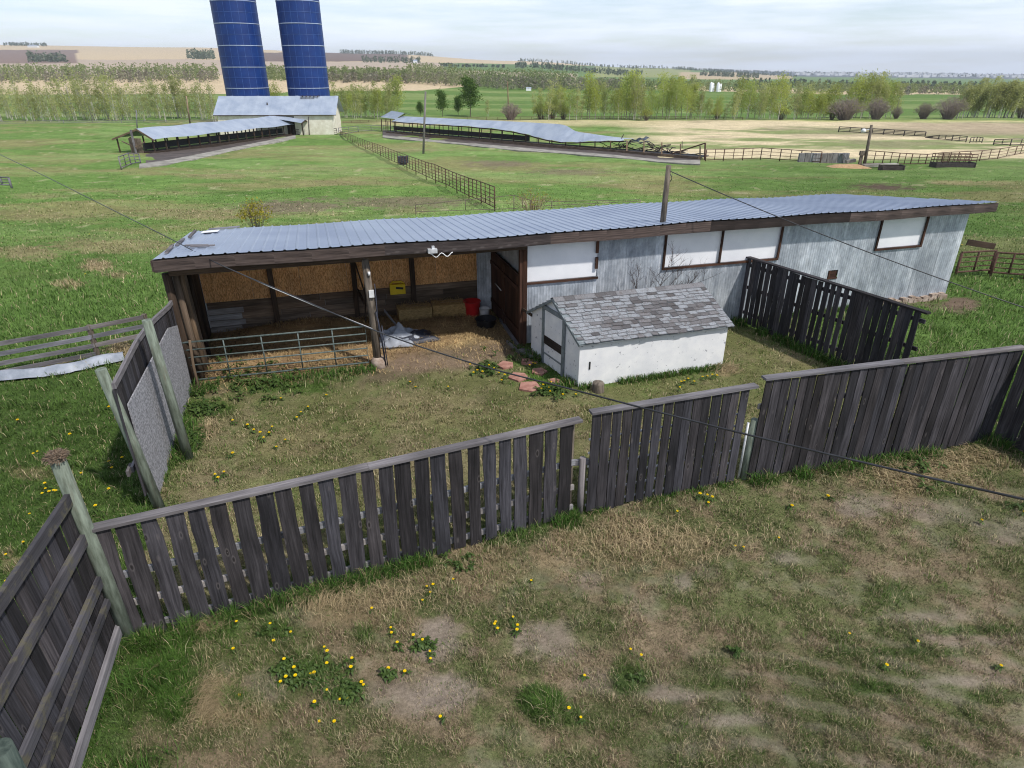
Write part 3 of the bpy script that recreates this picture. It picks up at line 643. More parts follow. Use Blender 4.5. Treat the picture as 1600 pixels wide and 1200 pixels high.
# walls of the closed part : corrugated
def corrugated(mb, p0, p1, z0, z1, nrm, amp=.0045, lam=.0762, sheet=.78, skip=None):
    p0, p1 = Vector(p0), Vector(p1); L = (p1-p0).length; e = (p1-p0)/L; n = Vector(nrm)
    x = 0
    while x < L-1e-4:
        x1 = min(x+sheet, L); r = random.random(); k = max(2, int((x1-x)/lam*6))
        xs = [x+(x1-x)*i/k for i in range(k+1)]
        off = .003*random.choice((0, 1))
        rw = []
        za = z0+random.uniform(-.02, .02)
        for z in (za, (z0+z1)/2, z1): rw.append([p0+e*xx+n*(amp*math.sin(2*math.pi*xx/lam)+off)+Vector((0, 0, z)) for xx in xs])
        mb.grid(rw, r=r, uvs=[[(z, xx) for xx in xs] for z in (z0, (z0+z1)/2, z1)])
        x = x1
mb = MB()
holes = [(7.72, 9.58, 1.66, 2.60), (11.42, 14.82, 1.73, 2.62), (18.08, 19.66, 1.74, 2.61), (16.62, 16.95, 1.0, 1.22)]
edges = sorted({7.70, BLEN, *[h_[0] for h_ in holes], *[h_[1] for h_ in holes]})
for a, b2 in zip(edges[:-1], edges[1:]):
    hh = [h_ for h_ in holes if h_[0] <= a+1e-6 and h_[1] >= b2-1e-6]
    if not hh: corrugated(mb, B(a, 0, 0), B(b2, 0, 0), .06, 2.66, -BN)
    else:
        corrugated(mb, B(a, 0, 0), B(b2, 0, 0), .06, hh[0][2], -BN)
        if hh[0][3] < 2.64: corrugated(mb, B(a, 0, 0), B(b2, 0, 0), hh[0][3], 2.66, -BN)
corrugated(mb, B(BLEN, 0, 0), B(BLEN, 3.27, 0), -.3, 2.46, BD); corrugated(mb, B(7.6, 3.27, 0), B(BLEN, 3.27, 0), -.3, 2.46, BN); corrugated(mb, B(-.02, 3.27, 0), B(7.6, 3.27, 0), -.3, 2.46, BN)
mb.build("wall", M['corr'], Tb)
mb = MB()   # metal cladding of the partition
corrugated(mb, B(7.20, 2.88, 0), B(7.66, 2.88, 0), 0, 2.5, -BN); corrugated(mb, B(7.66, 2.88, 0), B(7.66, .06, 0), 1.80, 2.58, -BD)
mb.build("partition_cladding", M['corr'], Tb)
for i, (a, b2, z0, z1) in enumerate(holes[:3]):
    mids = [13.02] if i == 1 else []
    mb = MB(); mb.obox(B((a+b2)/2, .03, (z0+z1)/2), BD*(b2-a)/2*.998, BN*.012, (0, 0, (z1-z0)/2*.998)); wp = mb.build("white_panel", M['white'], Tb)
    mb = MB(); tw = .055
    mb.bar(B(a-tw, -.035, z0-.03), B(b2+tw*.3, -.035, z0-.03), .035, tw)
    mb.bar(B(a-tw, -.036, z1+.03), B(b2+tw*.3, -.036, z1+.03), .035, tw*1.3)
    if i == 0:
        mb.bar(B(b2-.04, -.034, 2.55), B(b2-.04, -.034, 2.25), .035, .07, up=BD); mb.bar(B(b2-.04, -.034, 2.15), B(b2-.04, -.034, 1.86), .035, .07, up=BD)
        mb.bar(B(a-.03, -.034, 2.1), B(a-.03, -.034, 1.72), .035, .06, up=BD); mb.bar(B(a-.02, -.034, 2.55), B(a-.02, -.034, 2.25), .03, .07, up=BD)
    else:
        for xx in [a-tw/2, b2-tw*.1]+mids: mb.bar(B(xx, -.034, z0), B(xx, -.034, z1), .035, tw, up=BD)
    mb.build("panel_trim", M['brown'], Tb)
mb = MB(); mb.obox(B(16.785, .03, 1.11), BD*.165, BN*.01, (0, 0, .11)); mb.bar(B(16.66, -.012, 1.0), B(16.66, -.012, 1.22), .02, .05, up=BD); mb.bar(B(16.62, -.014, .99), B(16.95, -.014, .99), .02, .04); mb.build("wall_hatch", M['brown'], Tb)
mb = MB()
for i in range(26):
    dd = 18.3+i*.11; hh = .05+.13*random.random()*min(1, i/6)
    mb.obox(B(dd, -.05-.03*random.random(), hh/2), BD*.075, BN*.07, (0, 0, hh/2+.03))
mb.build("footing", M['footing'], Tb)
mb = MB()
for dd, n_ in ((7.68, -.04), (7.60, -.02)): mb.obox(B(dd, n_, 1.3), BD*.05, BN*.06, (0, 0, 1.33))
mb.build("corner_board", M['brown'], Tb)
mb = MB(); k = 0; n_ = .12
while n_ < 2.80:
    mb.obox(B(7.62, n_+.068, .90), BD*.016, BN*.064, (0, 0, .88)); n_ += .136
for zz in (.35, 1.45): mb.bar(B(7.585, .14, zz), B(7.585, 2.8, zz), .03, .1)
mb.bar(B(7.59, 1.47, .05), B(7.59, 1.47, 1.76), .03, .1, up=BN); mb.bar(B(7.59, .02, 1.8), B(7.59, 2.9, 1.8), .03, .07)
door = mb.build("stall_door", M['brown'], Tb)
mb = MB(); mb.tube([B(7.55, 2.2, 1.0), B(7.55, 1.62, .98)], .016, 6); mb.build("bar_latch", M['galv'], door)
# back wall : planks, strand board, posts
mb = MB()
for r_ in range(5):
    x = 0.05
    while x < 7.6:
        ln = random.uniform(1.6, 3.0); x1 = min(7.6, x+ln)
        mb.obox(B((x+x1)/2, 3.2+random.uniform(-.006, .006), .08+r_*.165), BD*((x1-x)/2-.004), BN*.02, (0, 0, .079)); x = x1
mb.build("back_wall_planks", M['plank'], Tb)
mb = MB(); x = 0.02
for x1 in (1.22, 2.44, 3.66, 4.9, 6.1, 7.3, 7.66):
    mb.obox(B((x+x1)/2, 3.235, 1.66), BD*((x1-x)/2-.003), BN*.008, (0, 0, .84)); x = x1
mb.build("strand_board", M['osb'], Tb)
mb = MB(); 
for i in range(4):
    mb.obox(B(.42+.06*(i % 2), 3.165, .09+i*.165), BD*(.44-.05*(i == 0)), BN*.012, (0, 0, .073))
mb.build("whitewashed_planks", M['paintplank'], Tb)
for dd, lean in ((1.72, 0), (3.82, .04), (5.42, 0)):
    mb = MB(); mb.bar(B(dd, 3.10, -.1), B(dd+lean, 3.12, 2.5), .13, .11, up=BN); mb.build("post", M['darkwood'], Tb)
mb = MB(); mb.bar(B(4.25, 2.2, .0), B(3.85, 3.0, 1.9), .04, .16, up=BN); mb.bar(B(4.0, 2.7, .1), B(4.15, 2.9, 1.7), .03, .14, up=BN); mb.bar(B(3.9, 2.9, .9), B(3.95, 1.6, 1.0), .03, .12); mb.build("stall_brace", M['darkwood'], Tb)
mb = MB(); mb.bar(B(.05, -.1, 2.56), B(7.7, -.1, 2.56), .09, .12); mb.bar(B(7.7, -.1, 2.62), B(BLEN+.05, -.07, 2.62), .07, .05); mb.build("header_beam", M['darkwood'], Tb)
mb = MB(); n_ = .35
while n_ < 3.25:
    mb.obox(B(.0, n_, 1.28), BD*.02, BN*.07, (0, 0, 1.3)); n_ += .155
mb.build("end_wall", M['darkwood'], Tb)
for dd, n_, sx, mt in ((.02, .04, .09, 'darkwood'), (.16, .16, .075, 'plank'), (.2, .5, .06, 'tanwood'), (.16, .95, .07, 'plank'), (.14, 1.6, .06, 'darkwood')):
    mb = MB(); mb.tube([B(dd, n_, -.1), B(dd-.04, n_+.02, 1.2), B(dd-.06, n_, 2.52)], [sx, sx*.95, sx*.9], 9); mb.build("end_post", M[mt], Tb)
mb = MB(); mb.tube([B(4.04, -.12, -.1), B(4.02, -.1, 1.3), B(3.98, -.1, 2.55)], [.095, .088, .082], 12); gp = mb.build("gate_post", M['oldpost'], Tb)
mb = MB(); mb.obox(B(4.04, -.21, 1.78), BD*.055, BN*.03, (0, 0, .08)); mb.build("fence_charger", M['whiteplastic'], gp)
mb = MB(); mb.tube([B(4.03, -.2, 2.2), B(4.03, -.2, 2.28)], .03, 8); mb.build("insulator", M['whiteplastic'], gp)
mb = MB(); mb.lathe(B(4.06, -.16, -.06), [(.0, .0), (.2, 0), (.19, .2), (.13, .27), (0, .27)], 10); mb.build("post_footing", M['footing'], gp)
mb = MB(); mb.tube([B(4.2, -.3, .05), B(4.16, -.22, .8), B(4.1, -.2, 1.35)], .022, 6); mb.tube([B(4.24, -.33, .05), B(4.2, -.2, 1.0)], .014, 6); mb.tube([B(4.13, -.2, 2.0), B(4.12, -.22, 1.0), B(4.2, -.24, .3)], .012, 5); mb.build("hanging_strap", M['darktarp'], gp)
mb = MB(); mb.bar(B(8.0-.5, -.3, .05), B(7.75, -.9, .05), .25, .05); mb.build("door_sill", M['rail'], Tb)
mb = MB(); mb.bar(B(7.35, .35, .02), B(7.45, -.5, .02), .05, .08); mb.bar(B(7.6, 1.9, .04), B(7.52, -.1, .06), .05, .1); mb.build("kick_board", M['rail'], Tb)
# yard light with its white cable on the fascia
q = onplane(675, 391, B(0, NE-.06, 0), BN)
yl = thing("flood_light", q, "small floodlight with looping white cable on the barn fascia above the bales", "light")
mb = MB(); mb.obox(q+Vector((0, 0, 0))-BN*.05, BD*.10, BN*.06, (0, 0, .045)); mb.obox(q-BN*.03+BD*.02+Vector((0, 0, .07)), BD*.03, BN*.03, (0, 0, .03)); mb.build("lamp_housing", M['galv'], yl)
mb = MB(); pts = []
for t in np.linspace(0, 1, 15): pts.append(q-BN*.06+BD*(-.05+.5*t)+Vector((0, 0, -.06-.09*math.sin(math.pi*2*t)**2)))
mb.tube(pts, .011, 6); mb.build("power_cable", M['whiteplastic'], yl)
# mast behind the front eave
q = B(11.26, -.02, 2.75); top = above(1045, 258, q)
mb = MB(); mb.tube([q, q.lerp(top, .5), top], [.075, .07, .06], 10, r=.4); o = mb.build("service_mast", M['oldpost'], origin=q); tag(o, "weathered wooden power mast rising through the barn roof", "pole")
MASTTOP = top

# ------------------------------------------------------------------ tube gate
def pipe_gate(name, p0, p1, h, nb, uprights, mat, label, rad=.021, z0=.1, group=None, cat="gate"):
    p0, p1 = Vector(p0), Vector(p1); t = thing(name, p0, label, cat, group); e = p1-p0
    up = Vector((0, 0, 1))
    mb = MB(); mb.tube([p0+up*z0, p0+up*h, p1+up*h, p1+up*z0, p0+up*z0], rad, 8); mb.build("frame", mat, t)
    for i in range(1, nb-1):
        z = z0+(h-z0)*i/(nb-1); mb = MB(); mb.tube([p0+up*z, p1+up*z], rad*.8, 7); mb.build("rail", mat, t)
    for u in uprights:
        mb = MB(); mb.tube([p0+e*u+up*z0, p0+e*u+up*h], rad*.75, 7); mb.build("upright", mat, t)
    return t
GA, GBp = P(297, 601), P(577, 572)
pipe_gate("tube_gate", GA, GBp, 1.0, 6, (.22, .42, .62, .81), M['greenpipe'], "green six-rail tube gate closing the left bay of the barn")
p = P(312, 612); mb = MB(); mb.tube([p+Vector((0, 0, -.05)), p+Vector((-.03, .05, .6)), p+Vector((-.02, .12, 1.15))], [.028, .03, .028], 7)
tag(mb.build("wooden_prop", M['tanwood'], origin=p), "pale wooden pole propped upright against the left end of the green gate", "pole")

# ------------------------------------------------------------------ things inside the open bay
def bale(x, y, rot, label):
    q = B(x, y, 0); t = thing("straw_bale", q, label, "straw bale", "straw bales by the back wall")
    e = (BD*math.cos(rot)+BN*math.sin(rot)); f = Vector((-e.y, e.x, 0))
    mb = MB(); rows = []
    N = 9
    L, W_, Hh = .46, .24, .40
    prof = [(-1, 0), (-1.03, .5), (-.97, .95), (-.5, 1.03), (0, 1.0), (.5, 1.02), (.97, .95), (1.03, .5), (1, 0)]
    for i in range(N+1):
        u = -1+2*i/N
        rows.append([q+e*(L*u+random.uniform(-.012, .012))+f*(W_*a+random.uniform(-.012, .012))+Vector((0, 0, Hh*b_+random.uniform(-.012, .012))) for a, b_ in prof])
    mb.grid(rows, smooth=False)
    for i in (0, N): 
        pts = rows[i] if i else rows[i][::-1]; mb.face(pts, [(0, 0)]*len(pts), .5)
    mb.build("straw_block", M['bale'], t)
    mb = MB()
    for w_ in (-.4, .4):
        mb.tube([q+f*W_*w_+e*L*u+Vector((0, 0, z)) for u, z in ((-1.03, .05), (-1.03, Hh), (0, Hh+.025), (1.03, Hh), (1.03, .05))], .006, 5)
    mb.build("twine", M['tanwood'], t)
    mb = MB()
    for i in range(260):
        u, a = random.uniform(-1, 1), random.uniform(-1, 1); b0 = q+e*L*u+f*W_*a+Vector((0, 0, Hh*1.0)) if random.random() < .5 else q+e*L*u-f*W_*1.02+Vector((0, 0, random.uniform(.02, Hh)))
        dv = Vector((random.uniform(-1, 1), random.uniform(-1, 1), random.uniform(-.2, .8))).normalized()*random.uniform(.05, .14)
        mb.bar(b0, b0+dv, .006, .003)
    mb.build("loose_stalks", M['bale'], t)
M['bale'] = wood("baled_straw", (0.24, 0.15, 0.05), (0.56, 0.40, 0.18), spread=0.3)
bale(5.35, 2.72, .02, "darker straw bale left of the other, by the back wall of the barn")
bale(6.32, 2.80, -.03, "straw bale standing against the red tub in the barn")
def tub(name, q, prof, mat, label, cat, handle=None, inner=None):
    t = thing(name, q, label, cat); mb = MB(); mb.lathe(q, prof, 26); mb.build("body", mat, t)
    if handle:
        r, z = handle; mb = MB(); mb.tube([q+Vector((r*math.cos(a), -.02, z+.05-r*.9*abs(math.sin(a))*.5)) for a in np.linspace(0, math.pi, 11)], .006, 6); mb.build("handle", M['galv'], t)
    return t
q = B(6.98, 2.62, 0); tub("plastic_tub", q, [(0, 0), (.20, 0), (.21, .02), (.235, .38), (.25, .40), (.25, .42), (.23, .42), (.2, .05), (0, .05)], M['red'], "big red plastic tub beside the straw bales", "tub")
q = B(7.22, 2.15, 0); tub("bucket", q, [(0, 0), (.11, 0), (.12, .02), (.145, .32), (.155, .33), (.14, .33), (.11, .03), (0, .03)], M['whiteplastic'], "white plastic bucket in front of the red tub", "bucket", handle=(.145, .3))
q = B(7.12, 1.62, 0.01); tub("feed_pan", q, [(0, 0), (.22, 0), (.25, .03), (.27, .19), (.29, .2), (.29, .22), (.26, .21), (.22, .05), (0, .04)], M['black'], "round black rubber feed pan on the straw", "feed pan", handle=None)
q = B(4.98, 3.10, .80); t = thing("hanging_carrier", q, "yellow plastic carrier hung on the plank back wall", "carrier")
mb = MB(); mb.obox(q, BD*.21, BN*.06, (0, 0, .14)); mb.bar(q+BD*-.2+Vector((0, 0, .14)), q+BD*-.12+Vector((0, 0, .21)), .04, .03); mb.bar(q+BD*.2+Vector((0, 0, .14)), q+BD*.12+Vector((0, 0, .2)), .04, .03); mb.bar(q-BD*.13+Vector((0, 0, .21)), q+BD*.13+Vector((0, 0, .2)), .05, .035); mb.build("body", M['yellow'], t)
mb = MB(); mb.bar(q-BN*.062+BD*-.05+Vector((0, 0, .05)), q-BN*.062+BD*.15+Vector((0, 0, .02)), .012, .06); mb.build("slot", M['black'], t)
# crumpled covers
def crumple(name, q, lx, ly, rot, hgt, mat, label, cat, seed, und=None):
    e = Vector((math.cos(rot), math.sin(rot), 0)); f = Vector((-e.y, e.x, 0)); N = 26; rows = []
    for i in range(N):
        rw = []
        for j in range(N):
            u = i/(N-1)*2-1; v = j/(N-1)*2-1
            edge = 1-max(abs(u), abs(v))**3
            a = 1+.22*(fbm(u*1.3+seed, v*1.3, 7, 3)-.5)*2
            z = hgt*edge*(.15+1.5*fbm(u*2.2+seed*3, v*2.2, 9, 4)**2)+.012
            rw.append(q+e*lx*u*a+f*ly*v*a+Vector((0, 0, z)))
        rows.append(rw)
    mb = MB(); mb.grid(rows); o = mb.build(name, mat, origin=q); 
    sd = o.modifiers.new("sub", 'SUBSURF'); sd.levels = 1; sd.render_levels = 1
    return tag(o, label, cat)
q = B(4.75, 1.35, 0.03); crumple("horse_blanket", q, .55, .26, .30, .42, M['tarp'], "crumpled pale grey stable blanket dumped on the straw by the gate post", "blanket", 2.3)
q = B(4.95, 1.25, 0.0); crumple("dark_sheet", q, .72, .42, .5, .24, M['darktarp'], "dark navy sheet crumpled under the pale blanket on the straw", "blanket", 5.1)
q = B(4.62, .95, .02); crumple('grain_sack', q, .42, .18, .1, .26, M['tarp'], 'flattened pale grey sheet in front of the crumpled stable blanket', 'sheet', 8.4)
q = B(4.45, 1.75, 0.0); mb = MB(); mb.grid([[q+BD*(.35*u)+BN*(.1*v)+Vector((0, 0, .68-.55*u+.05*math.sin(6*v))) for u in np.linspace(0, 1, 8)] for v in np.linspace(-1, 1, 6)]); tag(mb.build("draped_sheet", M['tarp'], origin=q), "pale blue sheet draped down the stall brace behind the gate post", "sheet")

# ------------------------------------------------------------------ shed
Ts = thing("garden_shed", SA, "small white painted shed with worn grey shingle roof", "shed")
EV, RG = 1.07, 1.70; RN = SDEP*.5
mb = MB()
def quad(mb, pts, r=.5):
    L = (Vector(pts[1])-Vector(pts[0])).length; h_ = (Vector(pts[-1])-Vector(pts[0])).length
    mb.face(pts, [(0, 0), (L, 0), (L, h_), (0, h_)][:len(pts)] if len(pts) == 4 else [(0, 0)]*len(pts), r)
quad(mb, [SH(0, 0, -.1), SH(SLEN, 0, -.1), SH(SLEN, 0, EV), SH(0, 0, EV)])
quad(mb, [SH(SLEN, SDEP, -.1), SH(0, SDEP, -.1), SH(0, SDEP, EV), SH(SLEN, SDEP, EV)])
for dd, fl in ((0, 1), (SLEN, 0)):
    pts = [SH(dd, SDEP, -.1), SH(dd, 0, -.1), SH(dd, 0, EV), SH(dd, RN, RG), SH(dd, SDEP, EV)]
    quad(mb, pts if fl else pts[::-1])
mb.build("wall", M['peel'], Ts)
mb = MB(); mb.bar(SH(.25, -.008, .40), SH(.25, -.008, .58), .016, .03, up=SD); mb.build("wall_slot", M['black'], Ts)
mb = MB(); ov = .07
mb.bar(SH(-ov, -.05, EV-.02), SH(SLEN+ov, -.05, EV-.02), .025, .07)
for dd in (-ov, SLEN+ov):
    mb.bar(SH(dd, -.09, EV-.045), SH(dd, RN, RG-.01), .02, .06); mb.bar(SH(dd, SDEP+.12, EV-.06), SH(dd, RN, RG-.01), .02, .06)
mb.build("roof_trim", M['greytrim'], Ts)
mb = MB()   # decks
def slope(dd, t, side, lift=0):   # t 0 at the ridge, 1 at the eave
    n0 = RN; n1 = -.10 if side == 0 else SDEP+.10
    zz = RG+.02+(EV-.035-RG)*t
    return SH(dd, n0+(n1-n0)*t, zz+lift)
for side in (0, 1):
    a = [slope(-ov, 0, side), slope(SLEN+ov, 0, side), slope(SLEN+ov, 1, side), slope(-ov, 1, side)]
    quad(mb, a if side else a[::-1]); lo = [x_-Vector((0, 0, .025)) for x_ in a]; quad(mb, lo[::-1] if side else lo)
mb.build("roof_deck", M['greytrim'], Ts)
mb = MB(); NR = 14
for side in (0, 1):
    for i in range(NR):
        t0 = i/NR; t1 = (i+1.25)/NR
        x = -ov-random.random()*.15+(.15 if i % 2 else 0)
        while x < SLEN+ov-.02:
            x0 = max(x, -ov); wv_ = random.uniform(.15, .30); x1 = min(x+wv_-.005, SLEN+ov); x += wv_
            if x1-x0 < .03: continue
            mid = (x0+x1)/2/SLEN; dn = abs(mid-.62)*1.1+abs(t0-.55)*.55
            worn = fbm(np.array([mid*6.0]), np.array([t0*5.0]), 77, 3)[0]
            v = .52+.3*random.random()
            if random.random() < min(max((worn+.34-dn*.7-.40)*2.6, .05), .6): v = random.random()*.45
            elif random.random() < .08: v = random.random()*.42
            tt1 = min(t1, 1.02)+random.uniform(-.012, .012); lift = .012+random.uniform(0, .012)
            p = [slope(x0+.003, t0, side, .008), slope(x1-.003, t0, side, .008), slope(x1-.003-random.uniform(0, .01), tt1, side, lift+.012), slope(x0+.003, tt1+random.uniform(-.012, .012), side, lift+.012)]
            c_ = (p[0]+p[2])/2
            pts = p if side else p[::-1]
            mb.face(pts, [(0, 0)]*4, v)
            e_ = [p[2], p[3], p[3]-Vector((0, 0, .014)), p[2]-Vector((0, 0, .014))]; mb.face(e_ if side else e_[::-1], [(0, 0)]*4, v*.6)
for i in range(15):   # ridge caps
    x0 = -ov+i*(SLEN+2*ov)/15; x1 = x0+(SLEN+2*ov)/15-.006; v = .46 if random.random() < .75 else random.random()*.4
    if i in (8, 9): v = .8
    for side in (0, 1):
        p = [slope(x0, -.004, side, .035), slope(x1, -.004, side, .035), slope(x1, .10, side, .03), slope(x0, .10, side, .03)]; mb.face(p if side else p[::-1], [(0, 0)]*4, v*.9)
mb.build("shingles", M['shingle'], Ts)
# door in the gable
mb = MB(); dz = 1.38; n0, n1 = .62, 1.52; eD = -SD
mb.obox(SH(-.012, (n0+n1)/2, dz/2+.02), SD*.012, SN*(n1-n0)/2, (0, 0, dz/2)); sdoor = mb.build("door", M['peel'], Ts)
mb = MB(); zt = .04
for n_ in (n0, n1): mb.obox(SH(-.032, n_, dz/2+.02), SD*.012, SN*.05, (0, 0, dz/2+.02))
mb.obox(SH(-.034, (n0+n1)/2, dz+.02), SD*.012, SN*((n1-n0)/2+.05), (0, 0, .05))
mb.obox(SH(-.030, (n0+n1)/2, .28), SD*.008, SN*((n1-n0)/2-.05), (0, 0, .018))
mb.build("door_frame", M['greytrim'], sdoor)
mb = MB(); mb.obox(SH(-.030, (n0+n1)/2, .62), SD*.009, SN*((n1-n0)/2-.045), (0, 0, .10)); mb.build("door_board", M['fascia'], sdoor)

# ------------------------------------------------------------------ plank fences
def plank_fence(name, p0, p1, h, pitch, wid, label, back, rails=(.16, .62, 1.1), cap=True, postd=None, tilt=.012, gapvar=.25, railmat='palerail', boardmat='board', front=1, hvar=.0, capmat='rail', railr=None, lean=0.0):
    """boards on the camera side, rails and posts behind (back = unit vector)"""
    p0, p1, back = Vector(p0), Vector(p1), Vector(back); e = (p1-p0); L = e.length; e /= L; up = Vector((0, 0, 1))
    t = thing(name, p0, label, "fence"); mb = MB(); x = wid/2
    while x < L-wid*.35:
        w_ = wid*random.uniform(1-gapvar*.5, 1+gapvar*.35); tl = random.uniform(-tilt, tilt)
        hh = h-.03-hvar*random.random(); zb = random.uniform(.0, .06)
        q0 = p0+e*x+up*zb-back*(.012+random.uniform(0, .012)); q1 = p0+e*(x+tl)+up*hh-back*(.012+random.uniform(0, .012))+back*lean
        mb.plank(q0, q1, w_, .022, back, wav=wid*.055); x += pitch*random.uniform(.94, 1.06)
    mb.build("plank_panel", M[boardmat], t)
    for z in rails:
        mb = MB(); pa = p0+up*z+back*(.035+lean*z/h); pb = p1-e*(.17 if railr else .05)+up*(z+random.uniform(-.02, .02))+back*(.035+lean*z/h)
        if railr: mb.tube([pa, pb], railr, 7)
        else: mb.bar(pa, pb, .04, .085)
        mb.build("back_rail", M[railmat], t)
    if cap:
        mb = MB(); nseg = max(1, round(L/3.0)); 
        for k in range(nseg):
            a, b_ = L*k/nseg, L*(k+1)/nseg-.004
            mb.bar(p0+e*(a-.02*(k == 0))+up*(h+.005)+back*lean, p0+e*b_+up*(h+.005+random.uniform(-.01, .01))+back*lean, .135, .038)
        mb.build("top_rail", M[capmat], t)
    for u in (postd or []):
        mb = MB(); q = p0+e*(L*u)+back*.12; mb.tube([q-up*.3, q+up*(h*.5), q+up*(h-.1)], [.06, .058, .055], 9); mb.build("post", M['oldpost'], t)
    return t
fn = Vector((FL1-FL0)); fb = Vector((-fn.y, fn.x, 0)).normalized()
plank_fence("plank_fence", FL0+Vector((-.03, 0, 0)), FL1, 1.72, .246, .195, "weathered grey front plank fence with gaps, longest run left of the gate", fb, rails=(.14, .55, .98), postd=(.5, .985), lean=.0)
gn = Vector((G1-G0)); gb = Vector((-gn.y, gn.x, 0)).normalized()
tg = plank_fence("plank_gate", G0, G1, 1.80, .170, .146, "dark plank clad yard gate between the two front fence runs", gb, rails=(.12, .36, .60, .84, 1.08, 1.32), railmat='galv', railr=.02, tilt=.006)
tg['category'] = "gate"
rn = Vector((R1-R0)); rb = Vector((-rn.y, rn.x, 0)).normalized()
plank_fence("plank_fence", R0, R1, 1.92, .160, .146, "weathered close boarded front fence right of the plank gate", rb, rails=(.2, .75, 1.4), postd=(.5,), gapvar=.3, hvar=.03)
rn = Vector((R2-R1)); rb2 = Vector((-rn.y, rn.x, 0)).normalized()
plank_fence("plank_fence", R1+Vector((.04, -.03, 0)), R2, 1.92, .17, .155, "shaded plank fence turning the corner at the right edge", rb2, rails=(.2, .75, 1.4), hvar=.03)
sn = Vector((S1-S0)); sb = Vector((-sn.y, sn.x, 0)).normalized()
if sb.x < 0: sb = -sb
plank_fence("plank_fence", S0, S1, 1.80, .172, .145, "shaded blue-black plank fence running out from the barn wall", sb, rails=(.3, 1.0, 1.6), hvar=.0, gapvar=.4, capmat='board', railmat='board')
q = S0-sn.normalized()*.07-sb*.03; mb = MB(); mb.obox(q+Vector((0, 0, .92)), BD*.06, BN*.045, (0, 0, .98)); tag(mb.build("wooden_post", M['tanwood'], origin=q), "tan square post where the dark fence meets the barn wall", "post")
q = S1+Vector((.05, .1, 0)); mb = MB(); mb.tube([q-Vector((0, 0, .2)), q+Vector((0, 0, .55))], [.09, .085], 10); tag(mb.build("short_post", M['oldpost'], origin=q), "short stubby post at the outer end of the dark side fence", "post")
mb = MB(); q = FL1+Vector((.07, .10, 0)); mb.tube([q-Vector((0, 0, .2)), q+Vector((0, 0, 1.0))], [.055, .05], 8); mb.bar(q+Vector((-.15, .02, .9)), q+Vector((.10, .02, .92)), .05, .09); tag(mb.build("latch_post", M['rail'], origin=q), "short grey latch post between front fence and plank gate", "post")
mb = MB(); q = (G1+R0)/2+Vector((.03, .06, 0)); mb.tube([q-Vector((0, 0, .2)), q+Vector((.02, 0, 1.15))], [.07, .065], 9); tag(mb.build("hinge_post", M['post'], origin=q), "dark green hinge post between plank gate and right fence", "post")
mb = MB(); q = G1+Vector((-.01, .03, 0)); mb.tube([q+Vector((0, 0, .02)), q+Vector((0, 0, 1.1))], .02, 8); mb.build("gate_end_pipe", M['galv'], tg, origin=None)

# corner post of the front fence with a tuft nest on top
q = P(206, 1002); tp = above(88, 714, q)
t = thing("corner_post", q, "tall green treated corner post topped by dry grass beside left fence", "post")
mb = MB(); mb.tube([q-Vector((0, 0, .3)), q.lerp(tp, .5), tp], [.085, .08, .075], 12); mb.build("post", M['post'], t)
mb = MB()
for i in range(520):
    a = random.uniform(0, 6.28); rr = .095*math.sqrt(random.random()); b0 = tp+Vector((rr*math.cos(a), rr*math.sin(a), random.uniform(-.03, .07)*(1.2-rr*8)))
    a2 = random.uniform(0, 6.28); b1 = b0+Vector((.045*math.cos(a2), .045*math.sin(a2), random.uniform(-.04, .03))); mb.bar(b0, b1, .006, .004)
mb.build("dry_tuft", M['plank'], t)
# fence coming toward the camera at lower left, seen from its rail side
t = thing("rail_backed_fence", LF0, "plank fence seen from its rail side, running to the lower left corner", "fence")
e = (LF1-LF0); L = e.length; e /= L; side = Vector((e.y, -e.x, 0))
if side.x > 0: side = -side     # boards stand on the outer (left) side
mb = MB(); x = .08
while x < L:
    zb = .3+random.uniform(-.08, .05); mb.plank(LF0+e*x+side*.05+Vector((-.13*zb*x/L, 0, zb)), LF0+e*(x+random.uniform(-.01, .01))+side*.05+Vector((-.13*2.2*x/L, 0, 2.21)), .165*random.uniform(.85, 1.05), .022, side, wav=.006); x += .178
mb.build("plank_panel", M['board'], t)
for z, mt, th in ((2.20, 'oldrail', .14), (1.66, 'oldrail', .14), (1.06, 'oldrail', .13), (.74, 'oldrail', .09), (.28, 'rail', .14)):
    mb = MB(); mb.bar(LF0+Vector((0, 0, z))-e*.02, LF1+Vector((-.13*z, 0, z-.02)), .05, th); mb.build("rail", M[mt], t)
q = Vector((-4.10, 3.34, 0)); mb = MB(); mb.tube([q-Vector((0, 0, .3)), q+Vector((.02, 0, 1.45))], [.11, .10], 14); mb.build("post", M['darkpost'], t)

# ------------------------------------------------------------------ strand board windbreak on the left
wn_ = (W1-W0); we = wn_.normalized(); wb = Vector((we.y, -we.x, 0)); 
if wb.x > 0: wb = -wb
t = thing("board_windbreak", W0, "leaning grey strand board windbreak with plank strip on round posts", "windbreak")
WL = wn_.length
mb = MB(); tops = [(0.0, 1.46), (.18, 1.70), (.58, 1.75), (.975, 1.80)]
prev = None
for (u0, z0), (u1, z1) in zip(tops[:-1], tops[1:]):
    a, b_ = W0+we*WL*u0, W0+we*(WL*u1-.006); th = wb*.012
    fr = [a, b_, b_+Vector((0, 0, z1)), a+Vector((0, 0, z0))]
    quad(mb, [p_-th for p_ in fr]); quad(mb, [p_+th for p_ in fr[::-1]]); quad(mb, [fr[3]-th, fr[2]-th, fr[2]+th, fr[3]+th]); quad(mb, [fr[1]-th, fr[1]+th, fr[2]+th, fr[2]-th])
mb.build("strand_board", M['greyosb'], t)
mb = MB(); x = -.15
